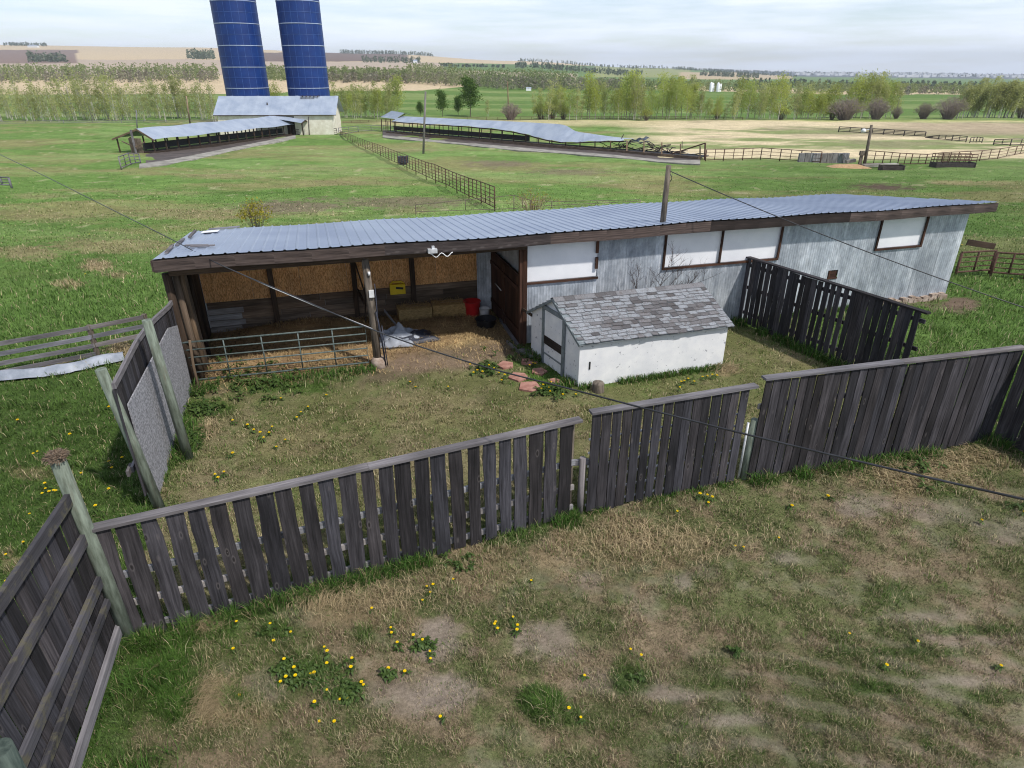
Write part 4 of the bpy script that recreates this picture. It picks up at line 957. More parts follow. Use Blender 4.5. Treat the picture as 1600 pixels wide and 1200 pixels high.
while x < WL+.15:
    u = x/WL; zt = np.interp(u, [0, .33, .6, 1.08], [1.89, 2.08, 2.19, 2.21])-.02*random.random(); zb = np.interp(u, [0, .5, 1], [1.1, .75, .35]); off = wb*(.04+.04*math.sin(math.pi*min(max(u, 0), 1)))
    mb.bar(W0+we*x+off+Vector((0, 0, zb)), W0+we*x+off+Vector((0, 0, zt)), .155, .022, up=wb); x += .17
mb.build("plank_strip", M['board'], t)
mb = MB(); pr = None
for u in np.linspace(-.06, 1.03, 12):
    zt = np.interp(u, [0, .33, .6, 1.08], [1.91, 2.10, 2.21, 2.23]); off = wb*(.03+.04*math.sin(math.pi*min(max(u, 0), 1))); p_ = W0+we*WL*u+off+Vector((0, 0, zt))
    if pr is not None: mb.bar(pr, p_, .05, .09, r=.6)
    pr = p_
mb.build("top_rail", M['rail'], t)
mb = MB()
for u in (.97, .55, .05):
    q = W0+we*WL*u+wb*.2; mb.bar(q+Vector((0, 0, .75)), q+Vector((0, 0, .75))+we*.25, .04, .1)
mb.bar(W0+wb*.06+Vector((0, 0, .8)), W1+wb*.16+Vector((0, 0, .75)), .04, .1); mb.build("back_rail", M['rail'], t)
for bx, by, tx, ty in ((286, 716, 229, 500), (241, 795, 157, 577)):
    q = P(bx, by)-wb*.10; tp = above(tx, ty, q); mb = MB(); mb.tube([q-Vector((0, 0, .3)), q.lerp(tp, .5), tp], [.085, .08, .075], 12); mb.build("post", M['post'], t)

# left pole-and-rail fence, tarp strip, pallet
q0, q1, q2 = P(-160, 622), P(152, 560), P(236, 541)
t = thing("rail_fence", q1, "four-rail weathered grey board fence left of the barn", "fence")
for i, z in enumerate((.12, .33, .55, .78)):
    for a, b_ in ((q0, q1), (q1, q2)):
        if i == 0 and b_ is q2: continue
        mb = MB(); mb.bar(a+Vector((0, 0, z+random.uniform(-.01, .01))), b_+Vector((0, 0, z)), .03, .10); mb.build("rail", M['rail'], t)
for q in (q0, q1, q2):
    mb = MB(); mb.bar(q-Vector((0, 0, .2))+Vector((0, .05, 0)), q+Vector((0, .05, .84)), .09, .09, up=(0, 1, 0)); mb.build("post", M['oldpost'], t)
pts_u = [(-60, 606, 580), (0, 598, 588), (60, 592, 583), (110, 586, 575), (150, 576, 564), (195, 567, 555)]
rows = []
for v in np.linspace(0, 1, 9):
    rw = []
    for k in np.linspace(0, len(pts_u)-1, 40):
        i = min(int(k), len(pts_u)-2); f_ = k-i; x = pts_u[i][0]*(1-f_)+pts_u[i+1][0]*f_; yl_ = pts_u[i][1]*(1-f_)+pts_u[i+1][1]*f_; yh = pts_u[i][2]*(1-f_)+pts_u[i+1][2]*f_
        g = P(x, yl_+4*(fbm(np.array([k*1.5]), np.array([v*2]), 3, 3)[0]-.5)+(yh-yl_)*v); z = .05+.16*math.sin(math.pi*v)*(.3+fbm(np.array([k*.8]), np.array([v*1.6]), 4, 3)[0]); rw.append(g+Vector((0, 0, z)))
    rows.append(rw)
mb = MB(); mb.grid(rows); o = mb.build("ground_tarp", M['tarp'], origin=P(60, 590)); tag(o, "long wrinkled pale grey tarp lying in the grass below the rail fence", "tarp")

# ------------------------------------------------------------------ yard bits
STONES = ((791, 572, .21), (826, 567, .18), (811, 590, .22), (842, 582, .18), (829, 606, .25), (866, 598, .18))
for i, (x, y, s_) in enumerate(STONES):
    q = P(x, y); N = 5; ang = random.random()*6; rad = [s_*random.uniform(.85, 1.2) for _ in range(N)]
    mb = MB(); tp = [q+Vector((rad[k]*math.cos(ang+6.283*k/N), rad[k]*math.sin(ang+6.283*k/N), .045)) for k in range(N)]
    mb.face(tp, [(0, 0)]*N, .5)
    for k in range(N): mb.face([tp[k]-Vector((0, 0, .07)), tp[(k+1) % N]-Vector((0, 0, .07)), tp[(k+1) % N], tp[k]], [(0, 0)]*4, .5)
    lab = ["pinkish stepping stone nearest the barn doorway, left end of the path", "pinkish stepping stone half hidden in grass by the shed door", "pinkish stepping stone in the middle of the path, left side", "pinkish stepping stone in the middle of the path beside the shed", "largest pinkish stepping stone, nearest the front fence", "pinkish stepping stone beside yellow dandelions at the shed corner"][i]
    tag(mb.build("stepping_stone", M['stone'], origin=q), lab, "stepping stone", "stepping stones by the shed door")
q = P(934, 610); mb = MB(); mb.lathe(q, [(.0, -.1), (.15, -.1), (.14, .0), (.13, .16), (.115, .2), (.05, .21), (0, .2)], 14); tag(mb.build("tree_stump", M['oldpost'], origin=q), "short wooden stump block in front of the white shed wall", "stump")
mb = MB(); a = B(7.62, -.06, 1.02); b_ = SH(-.02, SDEP-.05, 1.0); mb.bar(a, b_, .03, .07); tag(mb.build("cross_bar", M['darkwood'], origin=a), "dark wooden bar bridging barn corner and shed", "board")
# stable stake pair near the left bay
# ------------------------------------------------------------------ pipe fences beyond
def panel_run(name, pts, hs, label, cat, mat, nb=6, sub=2, rad=.03, group=None, z0=.22, postext=.25):
    """livestock panel fence through ground points"""
    t = thing(name, pts[0], label, cat, group); up = Vector((0, 0, 1))
    for i in range(len(pts)-1):
        a, b_ = Vector(pts[i]), Vector(pts[i+1]); ha, hb = hs[i], hs[i+1]; mb = MB()
        for k in range(nb):
            f_ = k/(nb-1); rr = rad if k in (0, nb-1) else rad*.6
            mb.tube([a+up*(z0+(ha-z0)*f_), b_+up*(z0+(hb-z0)*f_)], rr, 6, cap=False)
        for s_ in range(sub+1):
            f_ = s_/sub; p_ = a.lerp(b_, f_); hh = ha+(hb-ha)*f_; mb.tube([p_+up*z0, p_+up*hh], rad, 6)
        mb.build("panel", mat, t)
    for p_, h_ in zip(pts, hs):
        mb = MB(); mb.tube([Vector(p_)-up*postext, Vector(p_)+up*h_], rad*1.35, 6); mb.build("post", mat, t)
    return t
run = [(773, 330), (752, 319), (733, 311), (714, 301), (697, 292), (681, 286), (666, 279), (650, 271), (636, 265), (622, 258), (608, 252), (595, 245), (583, 239), (571, 233), (560, 228), (551, 223), (543, 219), (536, 214), (532, 211)]
tops = [292, 284, 278, 271, 264, 257, 253, 247, 242, 237, 232, 227, 223, 219, 215, 211, 209, 206, 204]
pts = [P(*k) for k in run]; hs = [(above(k[0], ty, P(*k))-P(*k)).z for k, ty in zip(run, tops)]
panel_run("panel_fence", pts, hs, "long rusty brown livestock panel fence running back across the pasture", "fence", M['rust'], nb=6, sub=3)
def rail_run(name, px, label, cat, mat, nb=4, rad=.04, hgt=None, group=None, sub=2):
    pts = [P(x, y) for x, y, _ in px]; hs = [(above(x, ty, P(x, y))-P(x, y)).z for x, y, ty in px]
    return panel_run(name, pts, hs, label, cat, mat, nb=nb, sub=sub, rad=rad, group=group, z0=.15)
rail_run("panel_fence", [(1102, 252, 233), (1130, 251, 233), (1160, 250, 232), (1188, 249, 231), (1218, 251, 233), (1250, 253, 235), (1281, 255, 237)], "rusty pipe panel fence right of the collapsed shelter end", "fence", M['rust'], nb=4)
rail_run("panel_fence", [(1350, 258, 235), (1378, 257, 237), (1402, 258, 239), (1422, 258, 240), (1445, 258, 241), (1470, 255, 238), (1495, 253, 237), (1530, 252, 235), (1558, 249, 232), (1585, 243, 228), (1602, 240, 226)], "rusty pipe panel fence right of the lamp pole", "fence", M['rust'], nb=4)
rail_run("corral_fence", [(1310, 206, 198), (1345, 208, 200), (1380, 210, 202), (1412, 212, 204), (1445, 214, 206)], "long dark rail fence standing in the pale dry field", "fence", M['darkpipe'], nb=4, rad=.07)
rail_run("corral_fence", [(1446, 216, 214), (1466, 218, 211), (1487, 220, 211), (1509, 222, 213)], "dark leaning rail fence section right of the long dark fence", "fence", M['darkpipe'], nb=4, rad=.06)
rail_run("corral_fence", [(1515, 223, 215), (1525, 222, 214), (1534, 223, 215)], "short dark three-post fence piece in the dry field", "fence", M['darkpipe'], nb=2, rad=.05)
rail_run("corral_fence", [(1552, 226, 218), (1578, 228, 217), (1610, 227, 217)], "dark rail fence at the right edge of the dry field", "fence", M['darkpipe'], nb=4, rad=.06)
rail_run("panel_gate", [(1492, 432, 393), (1545, 428, 390)], "rusty pipe gate just beyond the barn's right end", "gate", M['rust'], nb=5, rad=.035)
rail_run("panel_gate", [(1547, 432, 393), (1600, 436, 396), (1660, 440, 400)], "rusty pipe panel at the right edge beyond the barn", "gate", M['rust'], nb=5, rad=.035)
a, b_ = P(1497, 425)+Vector((0, 0, 1.05)), P(1541, 425)+Vector((0, 0, .9)); mb = MB(); mb.bar(a, b_, .05, .2); tag(mb.build("dark_plank", M['darkwood'], origin=a), "dark plank sticking out past the barn's right end above pipe gate", "plank")
rail_run("wire_fence", [(650, 335, 320), (803, 330, 305), (829, 327, 313), (862, 325, 315), (1000, 318, 312)], "low sagging wire fence with thin stakes right behind the barn roof", "fence", M['oldpost'], nb=2, rad=.02)
rail_run("rail_fence", [(-20, 194, 190), (100, 193, 188), (190, 192, 188), (260, 192, 188), (340, 191, 187)], "distant pale rail fence in front of the left aspen wood", "fence", M['rail'], nb=3, rad=.05)
rail_run("rail_fence", [(536, 193, 189), (640, 190, 186), (760, 188, 183), (900, 187, 182), (1040, 187, 182), (1160, 187, 183)], "long thin rail fence in front of the aspen row", "fence", M['rust'], nb=3, rad=.045, sub=8)
rail_run("corral_fence", [(460, 212, 203), (484, 210, 201), (506, 210, 201), (527, 211, 201)], "dark corral fence in front of the cream barn", "fence", M['darkpipe'], nb=4, rad=.05)
rail_run("corral_fence", [(530, 212, 200), (560, 206, 197), (600, 204, 196), (620, 205, 198)], "pale corral rails between cream barn and long shelter", "fence", M['rail'], nb=4, rad=.05)
rail_run("rail_fence", [(190, 265, 245), (205, 258, 239), (220, 255, 240)], "broken grey rails heaped at the near end of the left shelter", "fence", M['rail'], nb=4, rad=.05)
rail_run("rail_fence", [(-40, 291, 276), (-8, 291, 276), (18, 292, 277)], "short grey board fence end at the left edge of the pasture", "fence", M['rail'], nb=4, rad=.06)

# ------------------------------------------------------------------ poles
def pole(bx, by, tx, ty, r, mat, label, arm=None, name="utility_pole"):
    q = P(bx, by); tp = above(tx, ty, q); t = thing(name, q, label, "pole"); mb = MB(); mb.tube([q-Vector((0, 0, .4)), q.lerp(tp, .5), tp], [r, r*.9, r*.75], 9); mb.build("shaft", mat, t); return t, tp
pole(661, 241, 665, 143, .15, M['palerail'], "tall leaning wooden pole in front of the long shelter roof")
pole(297, 194, 291, 150, .18, M['tanwood'], "yellowish wooden pole in front of the left aspen wood")
pole(795, 188, 793, 127, .16, M['tanwood'], "reddish wooden pole standing beyond the long shelter")
pole(214, 202, 213, 172, .12, M['rail'], "short grey pole behind the near end of the left shelter")
pole(483, 212, 482, 182, .10, M['darkpipe'], "thin dark pole against the cream barn wall")
t, tp = pole(1350, 261, 1362, 195, .17, M['oldpost'], "dark leaning yard light pole by the feed bunk", name="lamp_pole")
mb = MB(); mb.tube([tp+Vector((0, 0, -.4)), tp+Vector((-.55, 0, -.5))], .05, 6); mb.build("lamp_arm", M['galv'], t)
mb = MB(); mb.lathe(tp+Vector((-.7, 0, -.75)), [(0, 0), (.22, .02), (.26, .2), (.12, .38), (0, .4)], 12); mb.build("lamp_head", M['whiteplastic'], t)
q = P(1346, 261)+Vector((-.5, 0, 0)); mb = MB(); mb.obox(q+Vector((.25, 0, .6)), (.14, 0, 0), (0, .12, 0), (0, 0, .9)); mb.obox(q+Vector((.18, -.1, 1.4)), (.22, 0, 0), (0, .15, 0), (0, 0, .22)); mb.build("meter_box", M['oldpost'], t)

# ------------------------------------------------------------------ cables
def cable(pts, r, label, name="overhead_cable"):
    mb = MB(); n = len(pts); dense = []
    for i in range(n-1):
        p0 = pts[max(i-1, 0)]; p1 = pts[i]; p2 = pts[i+1]; p3 = pts[min(i+2, n-1)]
        for k in range(8):
            t_ = k/8; dense.append(.5*((2*p1)+(p2-p0)*t_+(2*p0-5*p1+4*p2-p3)*t_*t_+(3*p1-p0-3*p2+p3)*t_**3))
    dense.append(pts[-1]); mb.tube(dense, r, 7, r=.5); o = mb.build(name, M['cable'], origin=pts[0]); return tag(o, label, "cable")
def along(x, y, depth): d_ = Vector(ray(x, y)); return Vector((0, 0, H))+d_*depth
ck = [(-120, 180), (70, 275), (180, 330), (270, 375), (345, 414), (460, 463), (590, 518), (740, 568), (900, 610), (1100, 662), (1300, 711), (1600, 780), (2000, 868)]
cp_ = [along(x, y, 1/(1/30+(1/4.6-1/30)*((x+120)/1900))) for x, y in ck]; dl_ = (cp_[-1]-cp_[-2]).normalized(); cp_ += [cp_[-1]+dl_*4+Vector((0, 0, .1)), cp_[-1]+dl_*18+Vector((0, 0, 1.5))]; dl2_ = (cp_[0]-cp_[1]).normalized(); cp_ = [cp_[0]+dl2_*25+Vector((0, 0, 1))]+cp_
cable(cp_, .0105, "black overhead service cable sagging across the yard in front of the barn")
mt_ = MASTTOP-Vector((0, 0, .12)); e0 = along(1800, 545, 13.0)
wl = []
for t_ in np.linspace(0, 1, 9):
    p_ = mt_.lerp(e0, t_); wl.append(p_-Vector((0, 0, .75*4*t_*(1-t_)*.22)))
cable(wl, .011, "thin wire running from the roof mast down to the right edge")
mb = MB(); q = MASTTOP-Vector((0, 0, .2)); pts = [q+Vector((.05+.06*math.sin(k), 0, -.04*k*1.6)) for k in range(6)]; mb.tube(pts, .01, 5); tag(mb.build("wire_end", M['cable'], origin=q), "loose black wire end hanging from the roof mast", "wire")
a = PZ(345, 414, 2.62); b_ = B(3.98, -.2, .95); mb = MB(); mb.tube([a, a.lerp(b_, .33)-Vector((0, 0, .03)), a.lerp(b_, .66)-Vector((0, 0, .03)), b_], .013, 6); tag(mb.build("tie_rope", M['galv'], origin=a), "pale rope slanting from the barn eave to the gate post", "rope")

# ------------------------------------------------------------------ background buildings
# cream barn with pale steel roof
qa, qb = P(345, 212), P(522, 211); e = (qb-qa).normalized(); n_ = Vector((-e.y, e.x, 0)); Lb = (qb-qa).length
t = thing("cream_barn", qa, "cream walled barn with pale dented steel roof below the silos", "barn")
eh = (above(523, 178, qb)-qb).z; dep = 9.0
rpt = onplane(523, 150, qb+n_*dep/2, n_); rh = rpt.z-qb.z
zb0 = min(qa.z, qb.z)
def CB(d_, n2, z): return Vector((qa.x, qa.y, zb0))+e*d_+n_*n2+Vector((0, 0, z))
mb = MB()
quad(mb, [CB(0, 0, -.5), CB(Lb, 0, -.5), CB(Lb, 0, eh), CB(0, 0, eh)]); quad(mb, [CB(Lb, dep, -.5), CB(0, dep, -.5), CB(0, dep, eh), CB(Lb, dep, eh)])
for dd, fl in ((0, 1), (Lb, 0)):
    pts = [CB(dd, dep, -.5), CB(dd, 0, -.5), CB(dd, 0, eh), CB(dd, dep/2, rh), CB(dd, dep, eh)]; quad(mb, pts if fl else pts[::-1])
mb.build("wall", M['cream'], t)
mb = MB(); N = 46
rows = []
for v in (0, .25, .5, .75, 1):
    rows.append([CB(-.6+(Lb+1.4)*k/N, -.35+(dep/2+.35)*v, eh-.1+(rh+.05-eh+.1)*v+.05*math.sin(k*.8+v*3)*(k % 5 == 0)) for k in range(N+1)])
mb.grid(rows, smooth=False); mb.grid([[CB(-.6, dep/2, rh+.05), CB(Lb+.8, dep/2, rh+.05)], [CB(-.6, dep+.35, eh-.1), CB(Lb+.8, dep+.35, eh-.1)]], smooth=False); rf = mb.build("roof", M['farroof'], t)
mb = MB()
for k in range(5): mb.bar(CB(Lb*.72+k*.7, dep/2-.9, rh-.10), CB(Lb*.72+k*.7, dep/2-.1, rh+.1), .14, .06)
for k in range(3): mb.bar(CB(Lb*.70, dep/2-.25-.3*k, rh+.06-.18*k), CB(Lb*.72+3.2-.5*k, dep/2-.25-.3*k, rh+.06-.18*k), .08, .07)
mb.build("bare_rafters", M['darkwood'], rf)
mb = MB(); mb.bar(CB(-.6, -.36, eh-.15), CB(Lb+.8, -.36, eh-.15), .04, .12); mb.build("eave_board", M['darkwood'], t)
mb = MB(); mb.obox(CB(Lb*.63, -.06, eh*.45), e*.7, n_*.05, (0, 0, eh*.45)); mb.build("doorway", M['darkwood'], t)
mb = MB(); mb.tube([CB(Lb*.42, dep*.25, eh), CB(Lb*.42, dep*.25, (eh+rh)/2+.45)], .12, 8); mb.build("vent_pipe", M['darkpipe'], t)
# silos
def silo(cx, wpx, label):
    Yd = qb.y+15; d_ = Vector(ray(cx, 75)); k_ = Yd/d_.y; x_ = d_.x*k_; f_ = k_; R = wpx/2/F*f_; zb = qb.z-.5
    q = Vector((x_, Yd, zb)); t = thing("silo", q, label, "silo", "blue enamel silos behind the cream barn"); Hs = 30.0
    mb = MB(); mb.lathe(q, [(R, 0), (R, Hs), (R*.93, Hs+.9), (R*.55, Hs+2.3), (0, Hs+2.8)], 48); mb.build("shell", M['silo'], t)
    st = 26.5/F*f_*1.12/2; mb = MB(); ms = MB(); z = .6; k = 0
    ref = onplane(cx, 105, q, (0, 1, 0)).z-zb; z = ref % (2*st)
    while z < Hs:
        mb.lathe(q+Vector((0, 0, z)), [(R+.02, -.06), (R+.05, -.06), (R+.05, .06), (R+.02, .06)], 48)
        ms.lathe(q+Vector((0, 0, z+st)), [(R+.015, -.04), (R+.03, -.04), (R+.03, .04), (R+.015, .04)], 48); z += 2*st
    mb.build("pale_bands", M['silopale'], t); ms.lathe
    for k in range(20):
        a_ = 2*math.pi*k/20+.2; c_ = q+Vector(((R+.012)*math.cos(a_), (R+.012)*math.sin(a_), 0)); ms.bar(c_, c_+Vector((0, 0, Hs)), .08, .02, up=(math.cos(a_), math.sin(a_), 0))
    ms.build("panel_seams", M['siloseam'], t)
silo(376, 66, "left blue silo with pale ring bands behind the cream barn")
silo(474, 64, "right blue silo with pale ring bands behind the cream barn")

# feed shelters
def shelter(name, posts, label, roofpts, mat, bunk, apron, postmat, wide):
    t = thing(name, P(*posts[0][:2]), label, "feed shelter")
    for (x, y, ty) in posts:
        q = P(x, y); tp = above(x, ty, q); mb = MB(); mb.bar(q-Vector((0, 0, .3)), tp, .16, .16, up=(0, 1, 0)); mb.build("post", M[postmat], t)
        q2 = q+wide; mb = MB(); mb.bar(q2-Vector((0, 0, .3)), Vector((q2.x, q2.y, tp.z)), .16, .16, up=(0, 1, 0)); mb.build("post", M[postmat], t)
    return t
# left shelter: posts on the near (right) eave line
n_l = 16
lx = [(246+(458-246)*k/(n_l-1)) for k in range(n_l)]
f_near, f_far = P(243, 240), P(455, 212)
lpts = [f_near.lerp(f_far, k/(n_l-1)) for k in range(n_l)]
le = (f_far-f_near); le.z = 0; le.normalize(); lw = Vector((-le.y, le.x, 0))
t = thing("feed_shelter", f_near, "left open feed shelter with pale steel gable roof on dark posts", "feed shelter")
hN = (above(250, 217, f_near)-f_near).z; hF = (above(455, 195, f_far)-f_far).z
W2 = 5.2
ridN = onplane(213, 201, f_near+lw*W2/2, Vector((0, 1, 0))); 
ridN = above(213, 201, f_near+lw*W2/2-le*.3); ridF = above(430, 181, f_far+lw*W2/2)
for i, q in enumerate(lpts):
    f_ = i/(n_l-1); h_ = hN+(hF-hN)*f_
    for off, nm in ((Vector((0, 0, 0)), 'post'), (lw*W2, 'post')):
        q2 = q+off; mb = MB(); mb.bar(q2-Vector((0, 0, .3)), q2+Vector((0, 0, h_)), .15, .15, up=(0, 1, 0)); mb.build(nm, M['darkwood'], t)
mb = MB(); N = 24; rows = []
eN, eF = f_near-le*.3-lw*.5+Vector((0, 0, hN)), f_far+le*.8-lw*.5+Vector((0, 0, hF))
r0, r1 = Vector((ridN.x, ridN.y, ridN.z)), Vector((ridF.x, ridF.y, ridF.z))
bN, bF = f_near-le*.3+lw*(W2+.5)+Vector((0, 0, hN)), f_far+le*.8+lw*(W2+.5)+Vector((0, 0, hF))
for v, (p0, p1) in zip((0, .5, 1), ((eN, eF), (r0, r1), (bN, bF))): rows.append([p0.lerp(p1, k/N)+Vector((0, 0, .06*math.sin(k*.9))) for k in range(N+1)])
mb.grid(rows, smooth=False); lroof = mb.build("roof", M['farroof'], t)
mb = MB(); 
for p0, p1 in ((eN, r0), (r0, bN)): mb.bar(p0-Vector((0, 0, .12)), p1-Vector((0, 0, .12)), .12, .2)
mb.bar(eN+lw*1.4-Vector((0, 0, .3)), (eN+bN)/2-Vector((0, 0, 1.0)), .12, .12); mb.bar(bN-lw*1.4-Vector((0, 0, .3)), (eN+bN)/2-Vector((0, 0, 1.0)), .12, .12); mb.build("gable_frame", M['plank'], t)
q = (eN+bN)/2; gz = float(base_z(q.x, q.y)); mb = MB(); mb.bar(Vector((q.x, q.y, gz-.3)), Vector((q.x, q.y, r0.z-.1)), .2, .2, up=(0, 1, 0)); mb.build("post", M['rail'], t)
mb = MB(); mb.obox(Vector((q.x, q.y, gz+.9))+le*.3, lw*.9, le*.05, (0, 0, .95)); mb.build("end_panel", M['plank'], t)
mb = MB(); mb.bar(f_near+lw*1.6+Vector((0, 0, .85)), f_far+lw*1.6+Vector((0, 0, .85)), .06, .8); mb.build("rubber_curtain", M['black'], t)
mb = MB(); mb.bar(f_near-le*1-lw*.1+Vector((0, 0, .12)), f_far-lw*.1+Vector((0, 0, .12)), .3, .35); mb.bar(f_near+lw*1.2+Vector((0, 0, .1)), f_far+lw*1.2+Vector((0, 0, .1)), 2.0, .25); mb.build("feed_bunk", M['darkwood'], t)
# crossing roof piece at its far end
mb = MB(); c0 = r1+le*.5+Vector((0, 0, .25)); ax_ = (lw*-1.0+le*.1).normalized()
k0, k1 = c0-ax_*1.0, c0+ax_*5.2-Vector((0, 0, .9))
mb.grid([[k0-le*1.6-Vector((0, 0, .45)), k1-le*1.6-Vector((0, 0, .45))], [k0, k1], [k0+le*1.8-Vector((0, 0, .5)), k1+le*1.8-Vector((0, 0, .5))]], smooth=False); mb.build("cross_roof", M['farroof'], t)
mb = MB(); mb.bar(k1-le*1.6-Vector((0, 0, .6)), k1-Vector((0, 0, .15)), .1, .2); mb.bar(k1+le*1.8-Vector((0, 0, .65)), k1-Vector((0, 0, .15)), .1, .2)
for pp in (k1-le*1.4, k1+le*1.5): mb.bar(Vector((pp.x, pp.y, float(base_z(pp.x, pp.y))-.3)), pp-Vector((0, 0, .5)), .18, .18, up=(0, 1, 0))
mb.build("cross_roof_frame", M['darkwood'], t)
def apron_strip(name, px, label):
    mb = MB(); rows = [[], []]
    for x, y0, y1 in px:
        for r_, y in zip(rows, (y1, y0)):
            g = P(x, y); rows_z = float(ground_z(g.x, g.y)); r_.append(Vector((g.x, g.y, rows_z+.10)))
    low = [p_-Vector((0, 0, .35)) for p_ in rows[0]]
    mb.grid([low, rows[0], rows[1]], smooth=False); return tag(mb.build(name, M['concrete'], origin=rows[0][0]), kind='structure')
apron_strip("concrete_pavement", [(218, 257, 264), (260, 252, 258), (300, 243, 249), (340, 236, 241), (380, 228, 232), (420, 220, 224), (462, 213, 217)], "")
apron_strip("concrete_pavement", [(598, 211, 215), (650, 216, 220), (720, 223, 227), (800, 231, 235), (880, 238.5, 242), (960, 245, 248.5), (1030, 250, 253.5), (1094, 252, 258)], "")

def alley_strip(px):
    mb = MB(); rows = [[], []]
    for x, y0, y1 in px:
        for r_, y in zip(rows, (y1, y0)):
            g = P(x, y); r_.append(Vector((g.x, g.y, float(ground_z(g.x, g.y))+.07)))
    mb.grid(rows, smooth=False); return tag(mb.build("feed_alley", noisy("trodden_dark_earth", (.045, .036, .034), (.11, .09, .08), scale=.8, bump=0), origin=rows[0][0]), kind='structure')
alley_strip([(228, 243, 258), (260, 236, 253), (300, 230, 244), (340, 226, 237), (380, 221, 229), (420, 216, 221), (462, 210, 214)])
alley_strip([(598, 204, 212), (650, 208, 217), (720, 213, 224), (800, 220, 232), (880, 227, 239.5), (960, 234, 246), (1030, 241, 251), (1094, 246, 253)])
# long collapsing shelter
g0, g1 = P(606, 208), P(1094, 249); ce = (g1-g0); ce.z = 0; CL = ce.length; ce.normalize(); cw = Vector((-ce.y, ce.x, 0))
if cw.y < 0: cw = -cw
t = thing("collapsed_shelter", g0, "long sagging feed shelter whose steel roof has collapsed toward the right end", "feed shelter")
eave_px = [(612, 189.5), (660, 193), (720, 196.5), (780, 202), (820, 209), (850, 217), (885, 222), (930, 220.5), (975, 219.5)]
eave = [onplane(x, y, g0, cw) for x, y in eave_px]
ridge_px = [(628, 181.5), (670, 183.5), (730, 186.5), (785, 189), (840, 192), (880, 195), (900, 205), (925, 209), (975, 217)]
Wd = 5.0
ridge = [onplane(x, y, g0+cw*Wd/2, cw) for x, y in ridge_px]
backe = []
for ev, rg in zip(eave, ridge): backe.append(rg+cw*Wd/2*1.0+Vector((0, 0, min(-.15, (ev.z-rg.z)*.8))))
mb = MB()
def subdiv(lst, m=5):
    out = []; n = len(lst)
    for i in range(n-1):
        p0 = lst[max(i-1, 0)]; p1 = lst[i]; p2 = lst[i+1]; p3 = lst[min(i+2, n-1)]
        for k in range(m):
            s_ = k/m; out.append(.5*((2*p1)+(p2-p0)*s_+(2*p0-5*p1+4*p2-p3)*s_*s_+(3*p1-p0-3*p2+p3)*s_**3))
    out.append(lst[-1]); return out
se, sr, sbk = subdiv(eave), subdiv(ridge), subdiv(backe)
cr_ = [[p_+Vector((0, 0, .05*math.sin(i*1.9))) for i, p_ in enumerate(se)], [a.lerp(b_, .5)+Vector((0, 0, .07*math.sin(i*2.3+1))) for i, (a, b_) in enumerate(zip(se, sr))], sr, sbk]
mb.grid(cr_, smooth=False); croof = mb.build("roof", M['farroof'], t)
mb = MB()
for a, b_ in zip(se[:-1], se[1:]): mb.bar(a-Vector((0, 0, .12)), b_-Vector((0, 0, .12)), .1, .16)
mb.build("eave_beam", M['darkwood'], t)
for k in range(26):
    f_ = k/25; q = g0+ce*(CL*f_); q.z = float(base_z(q.x, q.y)); x_, y_ = PX(q.x, q.y, q.z)
    ty = np.interp(float(x_), [p_[0] for p_ in eave_px]+[1030, 1095], [p_[1] for p_ in eave_px]+[222, 228])
    tp = above(float(x_), float(ty), q); mb = MB(); mb.bar(q-Vector((0, 0, .3)), tp, .14, .14, up=(0, 1, 0)); mb.build("post", M['tanwood' if k > 19 else 'darkwood'], t)
    if k < 15:
        q2 = q+cw*Wd; mb = MB(); mb.bar(q2-Vector((0, 0, .5)), Vector((q2.x, q2.y, tp.z)), .12, .12, up=(0, 1, 0)); mb.build("post", M['darkwood'], t)
zz = Vector((0, 0, 1))
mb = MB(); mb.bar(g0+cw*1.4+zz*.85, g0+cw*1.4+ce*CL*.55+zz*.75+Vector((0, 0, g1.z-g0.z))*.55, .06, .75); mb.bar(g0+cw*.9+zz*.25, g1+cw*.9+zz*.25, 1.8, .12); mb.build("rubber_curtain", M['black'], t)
mb = MB(); mb.bar(g0-cw*.25+zz*.12, g1-cw*.25+zz*.12, .25, .4); mb.build("feed_bunk", M['plank'], t)
mb = MB()
for (x0, y0, x1, y1, wd) in ((965, 219.5, 1010, 221, 1.2), (985, 219, 1009, 214, 1.0), (975, 231, 1050, 237, 1.3), (1030, 237, 1093, 240, 1.7), (1060, 241, 1092, 246, 1.0)):
    a, b_ = onplane(x0, y0, g0+cw*1.5, cw), onplane(x1, y1, g0+cw*1.2, cw); rows = [[a.lerp(b_, k/8)+cw*(wd*v)+Vector((0, 0, .12*math.sin(k*1.7+v*2)-.25*v)) for k in range(9)] for v in (0, .5, 1)]; mb.grid(rows, smooth=False)
mb.build("fallen_sheet", M['farroof'], t)
mb = MB()
for i in range(75):
    x = random.uniform(940, 1070); y = random.uniform(219, 231)+(x-945)*.07; a = onplane(x, y, g0+cw*random.uniform(.6, 2.6), cw)
    dv = Vector((random.uniform(-1, 1), random.uniform(-.6, .6), random.uniform(-.35, .35))).normalized()*random.uniform(.6, 2.0); mb.bar(a, a+dv, .09, .07)
mb.build("broken_rafters", M['fascia'], t)
mb = MB(); a, b_ = onplane(1045, 242, g0, cw), onplane(1101, 224, g0, cw); mb.bar(a, b_, .1, .14); mb.bar(onplane(1101, 250, g0, cw), onplane(1102, 223, g0, cw), .14, .14, up=cw); mb.build("leaning_brace", M['rust'], t)
mb = MB(); k0 = above(594, 181, g0)+cw*1.5; 
a = onplane(594, 183, g0+cw*1.5, cw); b_ = onplane(640, 180, g0+cw*3, cw); c_ = onplane(612, 173, g0+cw*2.6, cw)
